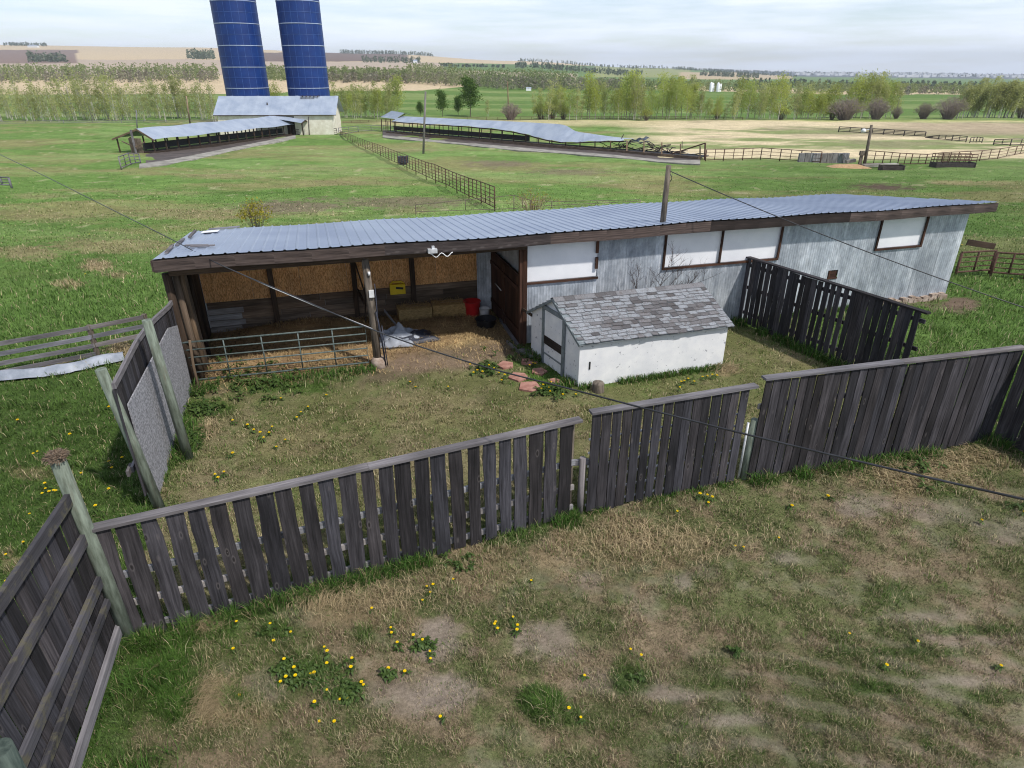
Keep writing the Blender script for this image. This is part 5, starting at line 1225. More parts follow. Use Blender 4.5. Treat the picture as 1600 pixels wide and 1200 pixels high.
mb.grid([[a, onplane(618, 186, g0+cw*1.2, cw)], [c_, onplane(632, 176.5, g0+cw*2.6, cw)], [c_+cw*2-zz*.4, b_+cw*1.5-zz*.2]], smooth=False); mb.build("cross_roof", M['farroof'], t)
mb = MB()
for x in (596, 603, 610, 616):
    q = P(x, 204.5); mb.bar(q-zz*.3, above(x, 186, q), .15, .15, up=(0, 1, 0))
mb.bar(onplane(618, 187, g0+cw*1.2, cw), onplane(633, 178, g0+cw*2.5, cw), .14, .14); mb.build("cross_roof_frame", M['darkwood'], t)

# feed bunks, junk and the like on the right
def boxbunk(px, w_, h_, d_, label, mat, name="feed_bunk", open_=True):
    q = P(*px); t = thing(name, q, label, "feed bunk"); th = .08
    mb = MB(); mb.obox(q+Vector((0, 0, .12)), (w_/2, 0, 0), (0, d_/2, 0), (0, 0, .05)); mb.obox(q+Vector((0, -d_/2, h_/2)), (w_/2, 0, 0), (0, th/2, 0), (0, 0, h_/2)); mb.obox(q+Vector((0, d_/2, h_/2)), (w_/2, 0, 0), (0, th/2, 0), (0, 0, h_/2)); mb.build("trough", mat, t)
    mb = MB()
    for sx in (-1, 1): mb.obox(q+Vector((sx*(w_/2+th/2), 0, h_/2)), (th/2, 0, 0), (0, d_/2+th, 0), (0, 0, h_/2+.06))
    mb.build("end_boards", mat, t); return t
boxbunk((1392, 266), 2.0, .45, .8, "brown open-fronted feed box on the grass right of the lamp pole", M['fascia'])
q = P(1368, 262); mb = MB(); mb.bar(q+Vector((-1.3, .1, .2)), q+Vector((2.2, .1, .3)), .7, .25); tag(mb.build("concrete_slab", M['concrete'], origin=q), "pale concrete slab at the foot of the lamp pole", "slab")
tt = boxbunk((1487, 262), 3.9, .5, 1.1, "dark steel feed bunk with pipe rack on top", M['darkpipe'], name="rack_bunk")
q = P(1487, 262); mb = MB()
for z in (.75, 1.05, 1.35):
    for yy in (-.55, .55): mb.tube([q+Vector((-2, yy, z)), q+Vector((2, yy, z))], .035, 6)
for k in range(8):
    for yy in (-.55, .55): mb.tube([q+Vector((-2+4*k/7, yy, .4)), q+Vector((-2+4*k/7, yy, 1.35))], .03, 6)
mb.build("pipe_rack", M['rust'], tt)
q = P(1325, 262); mb = MB(); rows = [[q+Vector((2.2*u, .9*v, .38*(1-max(abs(u), abs(v))**2)*(.6+.8*fbm(np.array([u*2+5]), np.array([v*2]), 13, 3)[0]))) for u in np.linspace(-1, 1, 16)] for v in np.linspace(-1, 1, 10)]; mb.grid(rows); tag(mb.build("sand_pile", noisy("orange_sand", (.30, .19, .10), (.44, .29, .16), scale=6), origin=q), "orange sawdust heap left of the lamp pole", "heap")
q = P(1325, 260)+Vector((0, -.2, .2)); mb = MB(); mb.bar(q+Vector((-.4, 0, .3)), q+Vector((.5, 0, .45)), .5, .3); mb.bar(q+Vector((-.2, .1, .1)), q+Vector((-.1, .1, .7)), .12, .12, up=(0, 1, 0)); tag(mb.build("scrap_lump", M['concrete'], origin=q), "grey scrap block lying on the orange heap", "scrap")
q = P(1284, 254); t = thing("stone_wall_stub", q, "grey low stub wall at the end of the pipe fence", "wall"); mb = MB(); 
for k in range(9): mb.obox(q+Vector((-2.4+.62*k, 0, .45+.05*random.random())), (.29, 0, 0), (0, .2, 0), (0, 0, .5+.06*random.random()))
mb.build("boards", M['palerail'], t); mb = MB(); mb.bar(q+Vector((1.9, -.3, 1.0)), q+Vector((2.8, -.6, .05)), .25, .05); mb.build("leaning_board", M['rail'], t)
q = P(631, 257); mb = MB(); mb.obox(q+Vector((0, -.3, .55)), (.55, .1, 0), (-.02, .25, 0), (0, 0, .35)); mb.obox(q+Vector((0, -.3, .15)), (.4, .1, 0), (-.02, .2, 0), (0, 0, .1)); tag(mb.build("hanging_feeder", M['darktarp'], origin=q), "dark blue plastic feeder hung on the brown panel fence", "feeder")

# grain bins far away
for i, (x, y) in enumerate(((1110, 145), (1115.5, 145.3), (1121, 145.5), (1126.5, 146))):
    d_ = Vector(ray(x, y)); Yd = 450.0
    X_ = d_.x/d_.y*Yd; zg = float(ground_z(X_, Yd)); q = Vector((X_, Yd+(i % 2)*4, zg)); hh = 4.6-.5*(i % 2)
    mb = MB(); mb.lathe(q, [(1.0, -.5), (1.0, hh), (.4, hh+.8), (0, hh+1.0)], 18); tag(mb.build("grain_bin", M['bin'], origin=q), "white steel grain bin in the cluster beyond the aspen row", "grain bin", "white grain bins beyond the trees")

# ------------------------------------------------------------------ vegetation meshes
def leaf_quads(cent, size, rng):
    n = len(cent); nrm = rng.normal(size=(n, 3)); nrm /= np.linalg.norm(nrm, axis=1)[:, None]; a = np.cross(nrm, rng.normal(size=(n, 3))); a /= np.linalg.norm(a, axis=1)[:, None]; b_ = np.cross(nrm, a)
    s_ = (size*rng.uniform(.6, 1.3, n))[:, None]
    v = np.stack([cent-a*s_, cent-b_*s_*.6, cent+a*s_, cent+b_*s_*.6], 1).reshape(-1, 3)
    return v, np.arange(4*n), np.full(n, 4)
def make_tree(seed, h, spread, nl, leafsize, lean=0, ntr=1, low=.25, mat='leaf', trunkr=.11, nlimb=22, trunkmat='trunk', clump=.5):
    rng = np.random.RandomState(seed); rr = random.Random(seed); mb = MB(); cl = []
    for tnum in range(ntr):
        ox, oy = (rr.uniform(-.6, .6), rr.uniform(-.6, .6)) if ntr > 1 else (0, 0); lx_, ly_ = lean+rr.uniform(-.06, .06)*2, rr.uniform(-.06, .06)*2; hh = h*rr.uniform(.8, 1)
        tp = [Vector((ox+lx_*hh*u*u+.12*math.sin(5*u+seed), oy+ly_*hh*u*u+.1*math.cos(4*u+seed), hh*u-(.3 if u == 0 else 0))) for u in np.linspace(0, 1, 9)]
        mb.tube(tp, [trunkr*(1.05-u)*.95+.012 for u in np.linspace(0, 1, 9)], 6, cap=False)
        for k in range(nlimb//ntr):
            u = low+(1-low)*(k+rr.random())/(nlimb//ntr); u = min(u, .98); i = min(int(u*8), 7); p_ = tp[i].lerp(tp[i+1], u*8-i)
            a = rr.random()*6.283; ln = spread*h*(1.1-u*.75)*rr.uniform(.5, 1.15); e_ = p_+Vector((math.cos(a)*ln, math.sin(a)*ln, ln*rr.uniform(.5, 1.3)))
            m_ = p_.lerp(e_, .5)-Vector((0, 0, .05*ln)); mb.tube([p_, m_, e_], [trunkr*.32*(1.1-u)+.01, trunkr*.2*(1.1-u)+.008, .006], 4, cap=False)
            for s_ in (.45, .75, 1.0, 1.1): cl.append(np.array(p_.lerp(e_, s_))+rng.normal(size=3)*.12*h*.1)
    cl = np.array(cl); tr = mb.mesh("trunk", M[trunkmat])
    wts = rng.uniform(.3, 1.6, len(cl)); cnt = np.maximum(1, (nl*wts/wts.sum()).astype(int)); pos = np.repeat(cl, cnt, 0); pos = pos+rng.normal(size=pos.shape)*np.array([1, 1, .85])*clump
    v, fi, lt = leaf_quads(pos, leafsize, rng); cr = rawmesh("crown", v, fi, lt, M[mat], rnd=np.clip(rng.uniform(0, 1, len(pos))*.7+np.repeat(rng.uniform(0, .3, len(cl)), cnt), 0, 1))
    return tr, cr
def make_bush(seed, h, w_, ntw, mat, leaf=None, nl=0, ls=.08):
    rr = random.Random(seed); rng = np.random.RandomState(seed); mb = MB(); tips = []
    for k in range(ntw):
        a = rr.random()*6.283; r0_ = rr.random()*.25*w_; b0 = Vector((r0_*math.cos(a), r0_*math.sin(a), -.1)); sp_ = rr.random()**.6
        e_ = Vector((math.cos(a)*w_*sp_, math.sin(a)*w_*sp_, h*math.sqrt(max(.05, 1-.75*sp_*sp_))*rr.uniform(.7, 1.05))); m_ = b0.lerp(e_, .5)+Vector((rr.uniform(-.1, .1), rr.uniform(-.1, .1), .12*h))
        mb.tube([b0, m_, e_], [.03*h/3, .02*h/3, .008*h/3], 3, cap=False)
        for q_ in range(4):
            s_ = rr.uniform(.35, 1); p_ = m_.lerp(e_, s_); d_ = Vector((rr.uniform(-1, 1), rr.uniform(-1, 1), rr.uniform(-.2, 1))).normalized()*h*.16*rr.uniform(.5, 1.3); mb.tube([p_, p_+d_], [.012*h/3, .005*h/3], 3, cap=False); tips.append(np.array(p_+d_))
    tw = mb.mesh("twigs", M[mat]); cr = None
    if leaf:
        tips = np.array(tips); pos = tips[rng.randint(0, len(tips), nl)]+rng.normal(size=(nl, 3))*.06*h; v, fi, lt = leaf_quads(pos, ls, rng); cr = rawmesh("crown", v, fi, lt, M[leaf], rnd=rng.uniform(0, 1, nl))
    return tw, cr
def plant(name, q, parts, label, cat, group=None, sc=1.0, rot=None, names=("trunk", "crown"), sz=None):
    t = thing(name, q, label, cat, group); t.rotation_euler.z = random.random()*6.28 if rot is None else rot; t.scale = (sc, sc, sz or sc)
    for nm, me in zip(names, parts):
        if me: link(nm, me, t)
    return t
ASP = [make_tree(100+i, 12.5, .21, 1700, .20, low=.16, trunkr=.15, clump=.8, nlimb=34) for i in range(5)]
ASP += [make_tree(120+i, 12.5, .2, 1500, .19, low=.18, trunkr=.15, clump=.75, nlimb=34, mat='leafmid') for i in range(4)]
ASPT = [make_tree(140+i, 12.5, .13, 1100, .20, low=.1, mat='leafpale', clump=.5, nlimb=20, ntr=2, trunkr=.09) for i in range(5)]
WOOD = [make_tree(180+i, 12, .12, 620, .20, low=.06, mat='leafpale', clump=.6, nlimb=20, ntr=3, trunkr=.08) for i in range(5)]
LEAN = [make_tree(230+i, 11, .13, 1500, .22, lean=.28, low=.25, mat='leafpale', clump=.5, ntr=2) for i in range(3)]
GRN = [make_tree(300+i, 10, .22, 3200, .22, low=.22, mat='leafgreen', clump=.65, nlimb=34, trunkmat='twig') for i in range(2)]
BSH = [make_bush(400+i, 4.2, 2.7+.3*i, 230, 'twiggrey', 'leafpale', 420, .09) for i in range(3)]
LOWG = [make_bush(430+i, 3.5, 2.2, 60, 'twig', 'leaf', 900, .14) for i in range(3)]
def tree_at(x, y, topy, variants, name, label, group, cat="tree", baseh=12.5, rot=None, wide=1.0, names=("trunk", "crown")):
    q = P(x, y); q.z = float(ground_z(q.x, q.y)); hh = (above(x, topy, q)-q).z; s_ = hh/baseh
    return plant(name, q, random.choice(variants), label, cat, group, sc=s_*wide, rot=rot, sz=s_, names=names)
rr = random.Random(5)
# left wood: slim trunks with thin leaf
for i in range(78):
    x = -40+382*(i+rr.random())/78; y = rr.uniform(181, 190); ty = y-rr.uniform(44, 72) if x > 190 else y-rr.uniform(46, 80)
    tree_at(x, y, ty, WOOD if rr.random() < .75 else ASPT, "aspen_tree", "slim pale aspen with thin spring leaf in the wood left of the silos", "aspens in the wood left of the silos")
for i in range(26):
    x = 520+105*(i+rr.random())/26; y = rr.uniform(181, 186); tree_at(x, y, y-rr.uniform(36, 60), ASPT if rr.random() < .6 else ASP, "aspen_tree", "yellow-green aspen in the grove right of the cream barn", "aspens in the grove right of the cream barn")
for x, ty in ((417, 138), (428, 136), (436, 132), (423, 144), (410, 146)): tree_at(x, 184, ty, ASP, "aspen_tree", "thin yellow-green aspen showing between the two silos", "aspens between the silos")
tree_at(692, 181, 140, GRN, "poplar_tree", "smaller of two full green poplars behind the long shelter", None, baseh=10, wide=1.0)
tree_at(735, 180, 120, GRN, "poplar_tree", "taller of two full green poplars behind the long shelter", None, baseh=10, wide=1.1)
tree_at(657, 180, 156, GRN, "poplar_tree", "low green poplar left of the two full green ones", None, baseh=10)
tree_at(716, 178, 146, GRN, "poplar_tree", "bushy green poplar between the two full green ones", None, baseh=10)
tree_at(762, 180, 152, ASPT, "aspen_tree", "thin young aspen right of the full green poplars", None)
tree_at(687, 136, 129, GRN, "poplar_tree", "small round poplar at the edge of the far tan field", None, baseh=10, wide=1.3)
for i in range(64):
    x = 830+400*(i+rr.random())/64; y = rr.uniform(182, 188); pk = rr.random()
    ty = y-rr.choice((rr.uniform(34, 58), rr.uniform(50, 72))) if not 1095 < x < 1135 else y-rr.uniform(24, 36)
    if 815 < x < 850: ty += 16
    tree_at(x, y, ty, ASP if pk < .6 else ASPT, "aspen_tree", "yellow-green aspen in the long row beyond the dry field", "aspens in the long row beyond the dry field")
for x, ty in ((978, 112), (990, 110), (984, 116)): tree_at(x, 185, ty, ASP, "aspen_tree", "tall grey-green aspen topping the long row", "tallest aspens in the long row", wide=1.1)
for i in range(16):
    x = 1235+72*(i+rr.random())/16; y = rr.uniform(182, 187); tree_at(x, y, y-rr.uniform(30, 52), ASP if rr.random() < .6 else ASPT, "aspen_tree", "aspen in the small clump left of the bare bushes", "aspens in the clump left of the bare bushes", wide=1.2)
for i in range(14):
    x = 1318+80*(i+rr.random())/14; y = rr.uniform(181, 184); tree_at(x, y, y-rr.uniform(52, 72), ASPT if rr.random() < .5 else ASP, "aspen_tree", "tall airy aspen behind the bare bushes", "aspens behind the bare bushes")
for i in range(26):
    x = 1490+120*(i+rr.random())/26; y = rr.uniform(179, 184); tree_at(x, y, y-rr.uniform(44, 66), LEAN if rr.random() < .6 else ASPT, "aspen_tree", "wind-leaning aspen in the thicket at the right edge", "leaning aspens at the right edge", baseh=11.5, rot=rr.uniform(-.3, .3))
for x, y, ty, wd, lab in ((1318, 187, 151, 1.25, "widest bare mauve bush left in the row of bushes"), (1368, 186, 153, 1.0, "rounded bare mauve bush second from the left"), (1400, 184, 166, .8, "smallest bare bush in the row"), (1443, 184, 160, 1.1, "bare mauve bush right of the smallest one"), (1481, 185, 149, 1.0, "tall bare bush beside the leaning aspens"), (1596, 182, 165, 1, "low bare bush under the leaning aspens at the right edge")):
    tree_at(x, y, ty, BSH, "bare_bush", lab, "bare bushes along the dry field", cat="bush", baseh=4.2, wide=wd, names=("twigs", "crown"))
tree_at(798, 188, 160, BSH, "bare_bush", "bare purple-grey bush beside the reddish pole", None, cat="bush", baseh=4.2, wide=1.1, names=("twigs", "crown"))
for x, y, ty in ((845, 186, 162), (862, 184, 158), (880, 186, 165), (1120, 187, 168), (1010, 188, 170), (1300, 186, 168), (1220, 187, 165)): tree_at(x, y, ty, LOWG, "green_bush", "low yellow-green bush at the foot of the aspen row", "low bushes at the foot of the aspen row", cat="bush", baseh=3.5, names=("twigs", "crown"))
# shrub with yellow leaf behind the barn; bare sapling between barn and shed; twigs by panel fence
q = P(402, 362); plant("flowering_shrub", q, make_bush(501, 1.45, .8, 26, 'twig', 'leafyellow', 700, .05), "sparse yellow-green shrub behind the left end of the barn roof", "shrub", names=("twigs", "crown"))
q = P(832, 338); plant("flowering_shrub", q, make_bush(505, 1.5, 1.5, 50, 'tanwood', 'leafyellow', 260, .035), "thin straw-coloured shrub by the wire fence behind the barn", "shrub", names=("twigs", "crown"))
q = B(11.05, -.24, .25)
mb = MB(); rs = random.Random(3)
def branch(p_, d_, L_, r_, lv):
    pts = [p_]; dd = d_.copy()
    for k in range(4):
        dd = (dd+Vector((rs.uniform(-.18, .18), rs.uniform(-.1, .06), rs.uniform(-.05, .12)))).normalized(); pts.append(pts[-1]+dd*L_/4)
    mb.tube(pts, [r_*(1-.18*k) for k in range(5)], 4, cap=False)
    if lv:
        for k in range(5):
            i = rs.randint(1, 4); sd_ = Vector((rs.uniform(-1, 1), rs.uniform(-.6, .3), rs.uniform(.1, .9))).normalized(); branch(pts[i], (dd*.6+sd_*.8).normalized(), L_*rs.uniform(.35, .6), r_*.5, lv-1)
for dx in (-.35, -.1, .25, .5): branch(q+BD*dx*.3, (BD*(dx*.9+.12)-BN*.16+Vector((0, 0, .9))).normalized(), 1.2, .018, 4)
o = mb.build("bare_sapling", M['brown'], origin=q); tag(o, "leafless brown sapling growing between the shed and the barn wall", "sapling")

# ------------------------------------------------------------------ far woods and town (one mass each)
def far_wood(name, segs, n, hmin, hmax, mat, per=16, qs=1.1):
    rng = np.random.RandomState(len(name)*7+n); cs = []; tot = sum(s_[5] for s_ in segs)
    for (x0, x1, Y0, Y1, hs, wt) in segs:
        m_ = int(n*wt/tot); px = rng.uniform(x0, x1, m_); Yd = rng.uniform(Y0, Y1, m_); X = (px-800)/1010/1.095*Yd; z = ground_z(X, Yd); h_ = rng.uniform(hmin, hmax, m_)*hs
        for k in range(per):
            u = rng.uniform(.05, 1, m_); rad = h_*.26*np.sqrt(np.clip(1.15-u, 0, 1)); a = rng.uniform(0, 6.283, m_); r_ = rad*np.sqrt(rng.uniform(0, 1, m_)); cs.append(np.stack([X+r_*np.cos(a), Yd+r_*np.sin(a), z+h_*u], 1))
    cs = np.concatenate(cs); v, fi, lt = leaf_quads(cs, qs, rng); o = link(name, rawmesh(name, v, fi, lt, M[mat], rnd=rng.uniform(0, 1, len(cs)))); return tag(o, kind='stuff')
far_wood("far_woodland", [(-200, 345, 440, 600, .85, 4), (405, 450, 440, 600, .8, .6), (500, 640, 440, 600, .7, 2), (640, 900, 430, 600, .95, 3.2), (900, 1300, 440, 620, .6, 3), (1300, 1900, 450, 620, .55, 4.5)], 2600, 8, 13, 'leaffar', per=36, qs=.6)
far_wood("far_bare_woodland", [(-200, 345, 430, 470, .7, 2), (500, 640, 430, 470, .6, 1), (640, 1000, 425, 500, .8, 2), (1300, 1900, 435, 470, .5, 1)], 800, 7, 10, 'leaffar2', per=30, qs=.55)
far_wood("distant_woodland", [(25, 95, 2650, 2780, .8, 1), (305, 345, 1400, 1600, 1.2, 1), (538, 680, 2700, 2800, .9, 2.4), (570, 660, 1500, 1700, .8, 1), (690, 790, 1250, 1400, .35, .6), (805, 1000, 1250, 1500, .7, 1.8), (810, 1080, 2500, 2800, .7, 2), (1050, 1240, 2500, 2800, .5, 2), (1090, 1180, 1500, 1800, .7, 1.2), (60, 120, 1100, 1200, 1, .6), (1150, 1900, 700, 1000, .35, 3)], 1500, 9, 16, 'leafdark', per=14, qs=2.0)
far_wood("hill_woodland", [(1100, 1900, 3800, 6400, .5, 3)], 900, 12, 20, 'leafdark', per=10, qs=5.0)
rng = np.random.RandomState(9); mb = MB()
for k in range(420):
    x = rng.uniform(1235, 1620); Yd = rng.uniform(3600, 5600); X = (x-800)/1010/1.095*Yd; z = float(ground_z(X, Yd)); s_ = rng.uniform(5, 10); mb.obox((X, Yd, z+s_*.5), (s_, 0, 0), (0, s_*.7, 0), (0, 0, s_*.55))
for k in range(12):
    x = rng.uniform(1400, 1440); Yd = rng.uniform(3000, 3300); X = (x-800)/1010/1.095*Yd; z = float(ground_z(X, Yd)); mb.obox((X, Yd, z+5), (14, 0, 0), (0, 7, 0), (0, 0, 4))
tag(mb.build("distant_town", M['town']), kind='stuff')
for (x, y, Yd, w_, h_, lab) in ((52, 72, 2500, 16, 5, "long white farm building on the left hilltop"), (826, 138, 420, 1.5, 1.3, "small white farmhouse beyond the green field"), (1345, 143, 500, 7, 1.5, "long low white shed at the edge of the far wood"), (649, 98, 1500, 4, 5, "tiny white building on the plowed slope")):
    d_ = Vector(ray(x, y)); X = d_.x/d_.y*Yd; z = float(ground_z(X, Yd)); t = thing("farm_building", (X, Yd, z), lab, "building"); mb = MB(); mb.obox((X, Yd, z+h_/2), (w_, 0, 0), (0, w_*.4, 0), (0, 0, h_/2+.2)); mb.build("wall", M['bin'], t)
    mb = MB(); mb.grid([[(X-w_*1.05, Yd-w_*.45, z+h_), (X+w_*1.05, Yd-w_*.45, z+h_)], [(X-w_*1.05, Yd, z+h_*1.5), (X+w_*1.05, Yd, z+h_*1.5)], [(X-w_*1.05, Yd+w_*.45, z+h_), (X+w_*1.05, Yd+w_*.45, z+h_)]], smooth=False); mb.build("roof", M['farroof'], t)

# ------------------------------------------------------------------ haze
mb = MB(); mb.obox((0, 4350, 55), (30000, 0, 0), (0, 4800, 0), (0, 0, 125)); hz = mb.mesh("haze", [])
hm = bpy.data.materials.new("thin_air"); hm.use_nodes = True; hn = hm.node_tree; hn.nodes.clear()
ho = hn.nodes.new("ShaderNodeOutputMaterial"); hv = hn.nodes.new("ShaderNodeVolumePrincipled"); hv.inputs['Density'].default_value = 0.00013; hv.inputs['Color'].default_value = (.80, .88, 1, 1); hv.inputs['Anisotropy'].default_value = 0.2
hn.links.new(hv.outputs[0], ho.inputs['Volume']); hz.materials.append(hm); tag(link("haze", hz), kind='stuff')

# ------------------------------------------------------------------ grass
def blades(name, X, Y, hgt, wid, col, lean, mat, dirn=None, z=None):
    n = len(X); a = RS.uniform(0, 6.283, n) if dirn is None else dirn; b_ = a+math.pi/2+RS.uniform(-.6, .6, n)
    zz_ = (ground_z(X, Y)-.006) if z is None else z; dx, dy = np.cos(a), np.sin(a); sx, sy = np.cos(b_)*wid, np.sin(b_)*wid
    l1, l2 = hgt*lean*.35, hgt*lean; h1, h2 = hgt*.6*np.sqrt(np.clip(1-(lean*.55)**2, .05, 1)), hgt*np.sqrt(np.clip(1-(lean*.9)**2, .03, 1))
    v = np.stack([np.stack([X-sx, Y-sy, zz_], 1), np.stack([X+sx, Y+sy, zz_], 1), np.stack([X+dx*l1+sx*.8, Y+dy*l1+sy*.8, zz_+h1], 1), np.stack([X+dx*l1-sx*.8, Y+dy*l1-sy*.8, zz_+h1], 1), np.stack([X+dx*l2, Y+dy*l2, zz_+h2], 1)], 1).reshape(-1, 3)
    base = (np.arange(n)*5)[:, None]; fi = np.concatenate([base+np.array([0, 1, 2, 3]), base+np.array([3, 2, 4])], 1).reshape(-1); lt = np.tile([4, 3], n)
    return link(name, rawmesh(name, v, fi, lt, mat, col=np.repeat(col, 5, 0)))
def blocked(X, Y):
    ld = (X-BL.x)*BD.x+(Y-BL.y)*BD.y; ln = (X-BL.x)*BN.x+(Y-BL.y)*BN.y; r = (ld > -.05) & (ld < BLEN) & (ln > -.03) & (ln < 3.3)
    q = [SH(-.03, -.02, 0), SH(SLEN+.03, -.02, 0), SH(SLEN+.03, SDEP+.02, 0), SH(-.03, SDEP+.02, 0)]; r |= inpoly(X, Y, [(p_.x, p_.y) for p_ in q])
    for x, y, s_ in STONES:
        g = P(x, y); r |= np.hypot(X-g.x, Y-g.y) < s_*.95
    return r
N = 760000
a_ = RS.uniform(-1.16, 1.16, N); Y_ = np.exp(RS.uniform(math.log(3.1), math.log(75), N)); X_ = a_*Y_
a2_ = RS.uniform(-1.22, 1.22, 330000); Y2_ = np.exp(RS.uniform(math.log(3.3), math.log(12), 330000)); X_ = np.concatenate([X_, a2_*Y2_]); Y_ = np.concatenate([Y_, Y2_]); N = len(X_)
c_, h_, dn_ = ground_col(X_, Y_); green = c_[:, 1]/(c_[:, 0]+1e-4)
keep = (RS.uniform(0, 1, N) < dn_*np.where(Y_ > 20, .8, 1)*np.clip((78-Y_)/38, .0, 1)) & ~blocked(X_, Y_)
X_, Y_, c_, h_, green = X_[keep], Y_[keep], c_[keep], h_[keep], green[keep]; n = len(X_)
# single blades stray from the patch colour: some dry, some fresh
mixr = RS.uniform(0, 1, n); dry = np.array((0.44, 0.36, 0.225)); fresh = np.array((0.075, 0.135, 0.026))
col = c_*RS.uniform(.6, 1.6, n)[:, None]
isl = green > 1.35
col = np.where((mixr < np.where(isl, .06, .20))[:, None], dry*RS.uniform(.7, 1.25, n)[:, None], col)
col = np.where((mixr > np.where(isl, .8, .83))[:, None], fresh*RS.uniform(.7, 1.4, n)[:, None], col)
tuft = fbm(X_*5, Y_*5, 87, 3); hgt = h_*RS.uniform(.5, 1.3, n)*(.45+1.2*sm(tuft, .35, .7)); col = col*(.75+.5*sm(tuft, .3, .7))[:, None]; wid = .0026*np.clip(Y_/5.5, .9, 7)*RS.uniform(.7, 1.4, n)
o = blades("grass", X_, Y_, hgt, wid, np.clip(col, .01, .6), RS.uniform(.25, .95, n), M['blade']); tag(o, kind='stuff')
# matted long dry stalks
mx_, my_, mh, md, mc = [], [], [], [], []
for (x, y, rx, ry, n_, dr) in ((1440, 742, 85, 26, 1500, 2.9), (330, 1105, 45, 40, 1300, .6), (1540, 710, 60, 16, 500, 2.8), (480, 945, 60, 16, 350, 1.0), (1010, 850, 150, 40, 1300, None), (570, 935, 120, 30, 700, None), (320, 985, 30, 12, 250, .5), (1330, 700, 60, 14, 250, 2.5), (1130, 577, 26, 8, 250, 0), (190, 548, 25, 14, 250, None), (155, 415, 45, 9, 130, None), (105, 446, 40, 8, 100, None), (185, 430, 40, 8, 90, None), (330, 670, 14, 14, 200, None), (495, 918, 12, 10, 120, None)):
    uu = RS.normal(size=(n_, 2))*.5
    for u, v in uu:
        g = P(x+rx*u, y+ry*v); mx_.append(g.x); my_.append(g.y); md.append((dr if dr is not None else RS.uniform(0, 6.28))+RS.normal()*.45); mh.append(RS.uniform(.07, .23))
n = len(mx_); mc = np.array((0.42, 0.335, 0.20))*RS.uniform(.6, 1.3, n)[:, None]; mx_, my_, mh, md = map(np.array, (mx_, my_, mh, md))
o = blades("dry_grass", mx_, my_, mh, .0032*np.clip(my_/6, .9, 3), mc, RS.uniform(.75, 1.08, n), M['blade'], dirn=md); tag(o, kind='stuff')
# tall clumps along the fence feet
mx_, my_, mh = [], [], []
def strip(a, b_, n_, off, sp_, h0, h1, dens=None):
    a, b_ = Vector(a), Vector(b_); d_ = b_-a; nn = Vector((-d_.y, d_.x, 0)).normalized()
    for k in range(n_):
        u = random.random()
        if fbm(np.array([u*d_.length*1.4]), np.array([off*3]), 15, 2)[0] < .46: continue
        p_ = a+d_*u+nn*(off+random.gauss(0, sp_)); mx_.append(p_.x); my_.append(p_.y); mh.append(random.uniform(h0, h1))
strip(FL0, FL1, 5200, -.12, .07, .1, .3); strip(R0, R1, 2600, -.14, .08, .1, .3); strip(R1, R2, 1500, -.2, .1, .15, .4); strip(S0, S1, 2200, -.15, .1, .1, .3); strip(W0, W1, 1500, .15, .12, .1, .35); strip(SA, SB, 1400, -.08, .06, .08, .2); strip(LF0, LF1, 4500, .3, .25, .12, .32); strip(G0, G1, 700, -.06, .05, .06, .16); strip(SA, SH(0, SDEP, 0), 900, .12, .1, .08, .25)
strip(B(.2, -.35, 0), B(4, -.4, 0), 1800, 0, .12, .06, .2); strip(FL0, FL1, 2500, .15, .12, .1, .3); strip(B(15.5, -.1, 0), B(18, -.1, 0), 400, 0, .06, .1, .25)
n = len(mx_); mx_, my_, mh = map(np.array, (mx_, my_, mh)); mc = np.array((0.062, 0.128, 0.024))*RS.uniform(.6, 1.6, n)[:, None]; mc = np.where((RS.uniform(0, 1, n) < .1)[:, None], np.array((.33, .27, .15)), mc)
o = blades("tall_grass", mx_, my_, mh, .0036*np.clip(my_/6, .9, 3), mc, RS.uniform(.2, .85, n), M['blade']); tag(o, kind='stuff')
# straw litter inside the barn
n = 11000; ld = RS.uniform(.1, 7.55, n); ln = RS.uniform(-.75, 3.1, n); kp = (ln > -.1+.9*(ld > 4)*RS.uniform(0, 1, n)) | (RS.uniform(0, 1, n) < .2); ld, ln = ld[kp], ln[kp]; n = len(ld)
X_ = BL.x+BD.x*ld+BN.x*ln; Y_ = BL.y+BD.y*ld+BN.y*ln; mc = np.array((0.45, 0.325, 0.165))*RS.uniform(.5, 1.3, n)[:, None]
pile = .22*np.exp(-((ld-2.4)/1.6)**2-((ln-2.7)/.6)**2)+.1*np.exp(-((ld-5.6)/1.2)**2-((ln-2.2)/.5)**2)
o = blades("straw_litter", X_, Y_, RS.uniform(.05, .16, n), np.full(n, .006), mc*(.45+.9*vnoise(ld*1.3, ln*1.7, 31))[:, None], RS.uniform(1.0, 1.1, n), M['straw'], z=ground_z(X_, Y_)+RS.uniform(0, .03, n)+pile); tag(o, kind='stuff')
rows = []
for v in np.linspace(0.9, 3.17, 16):
    rows.append([B(u, v, float(.24*math.exp(-((u-2.4)/1.7)**2-((v-2.75)/.65)**2)+.11*math.exp(-((u-5.6)/1.3)**2-((v-2.2)/.6)**2)-.03+.03*fbm(np.array([u*2]), np.array([v*2]), 19, 3)[0])) for u in np.linspace(.1, 7.55, 50)])
mb = MB(); mb.grid(rows, uvs=[[(u*1.0, v*.2) for u in np.linspace(.1, 7.5, 50)] for v in np.linspace(.9, 3.1, 16)]); o = mb.build("straw_bedding", wood("trodden_straw", (0.17, 0.11, 0.055), (0.46, 0.32, 0.16), spread=0.1)); tag(o, kind='stuff')

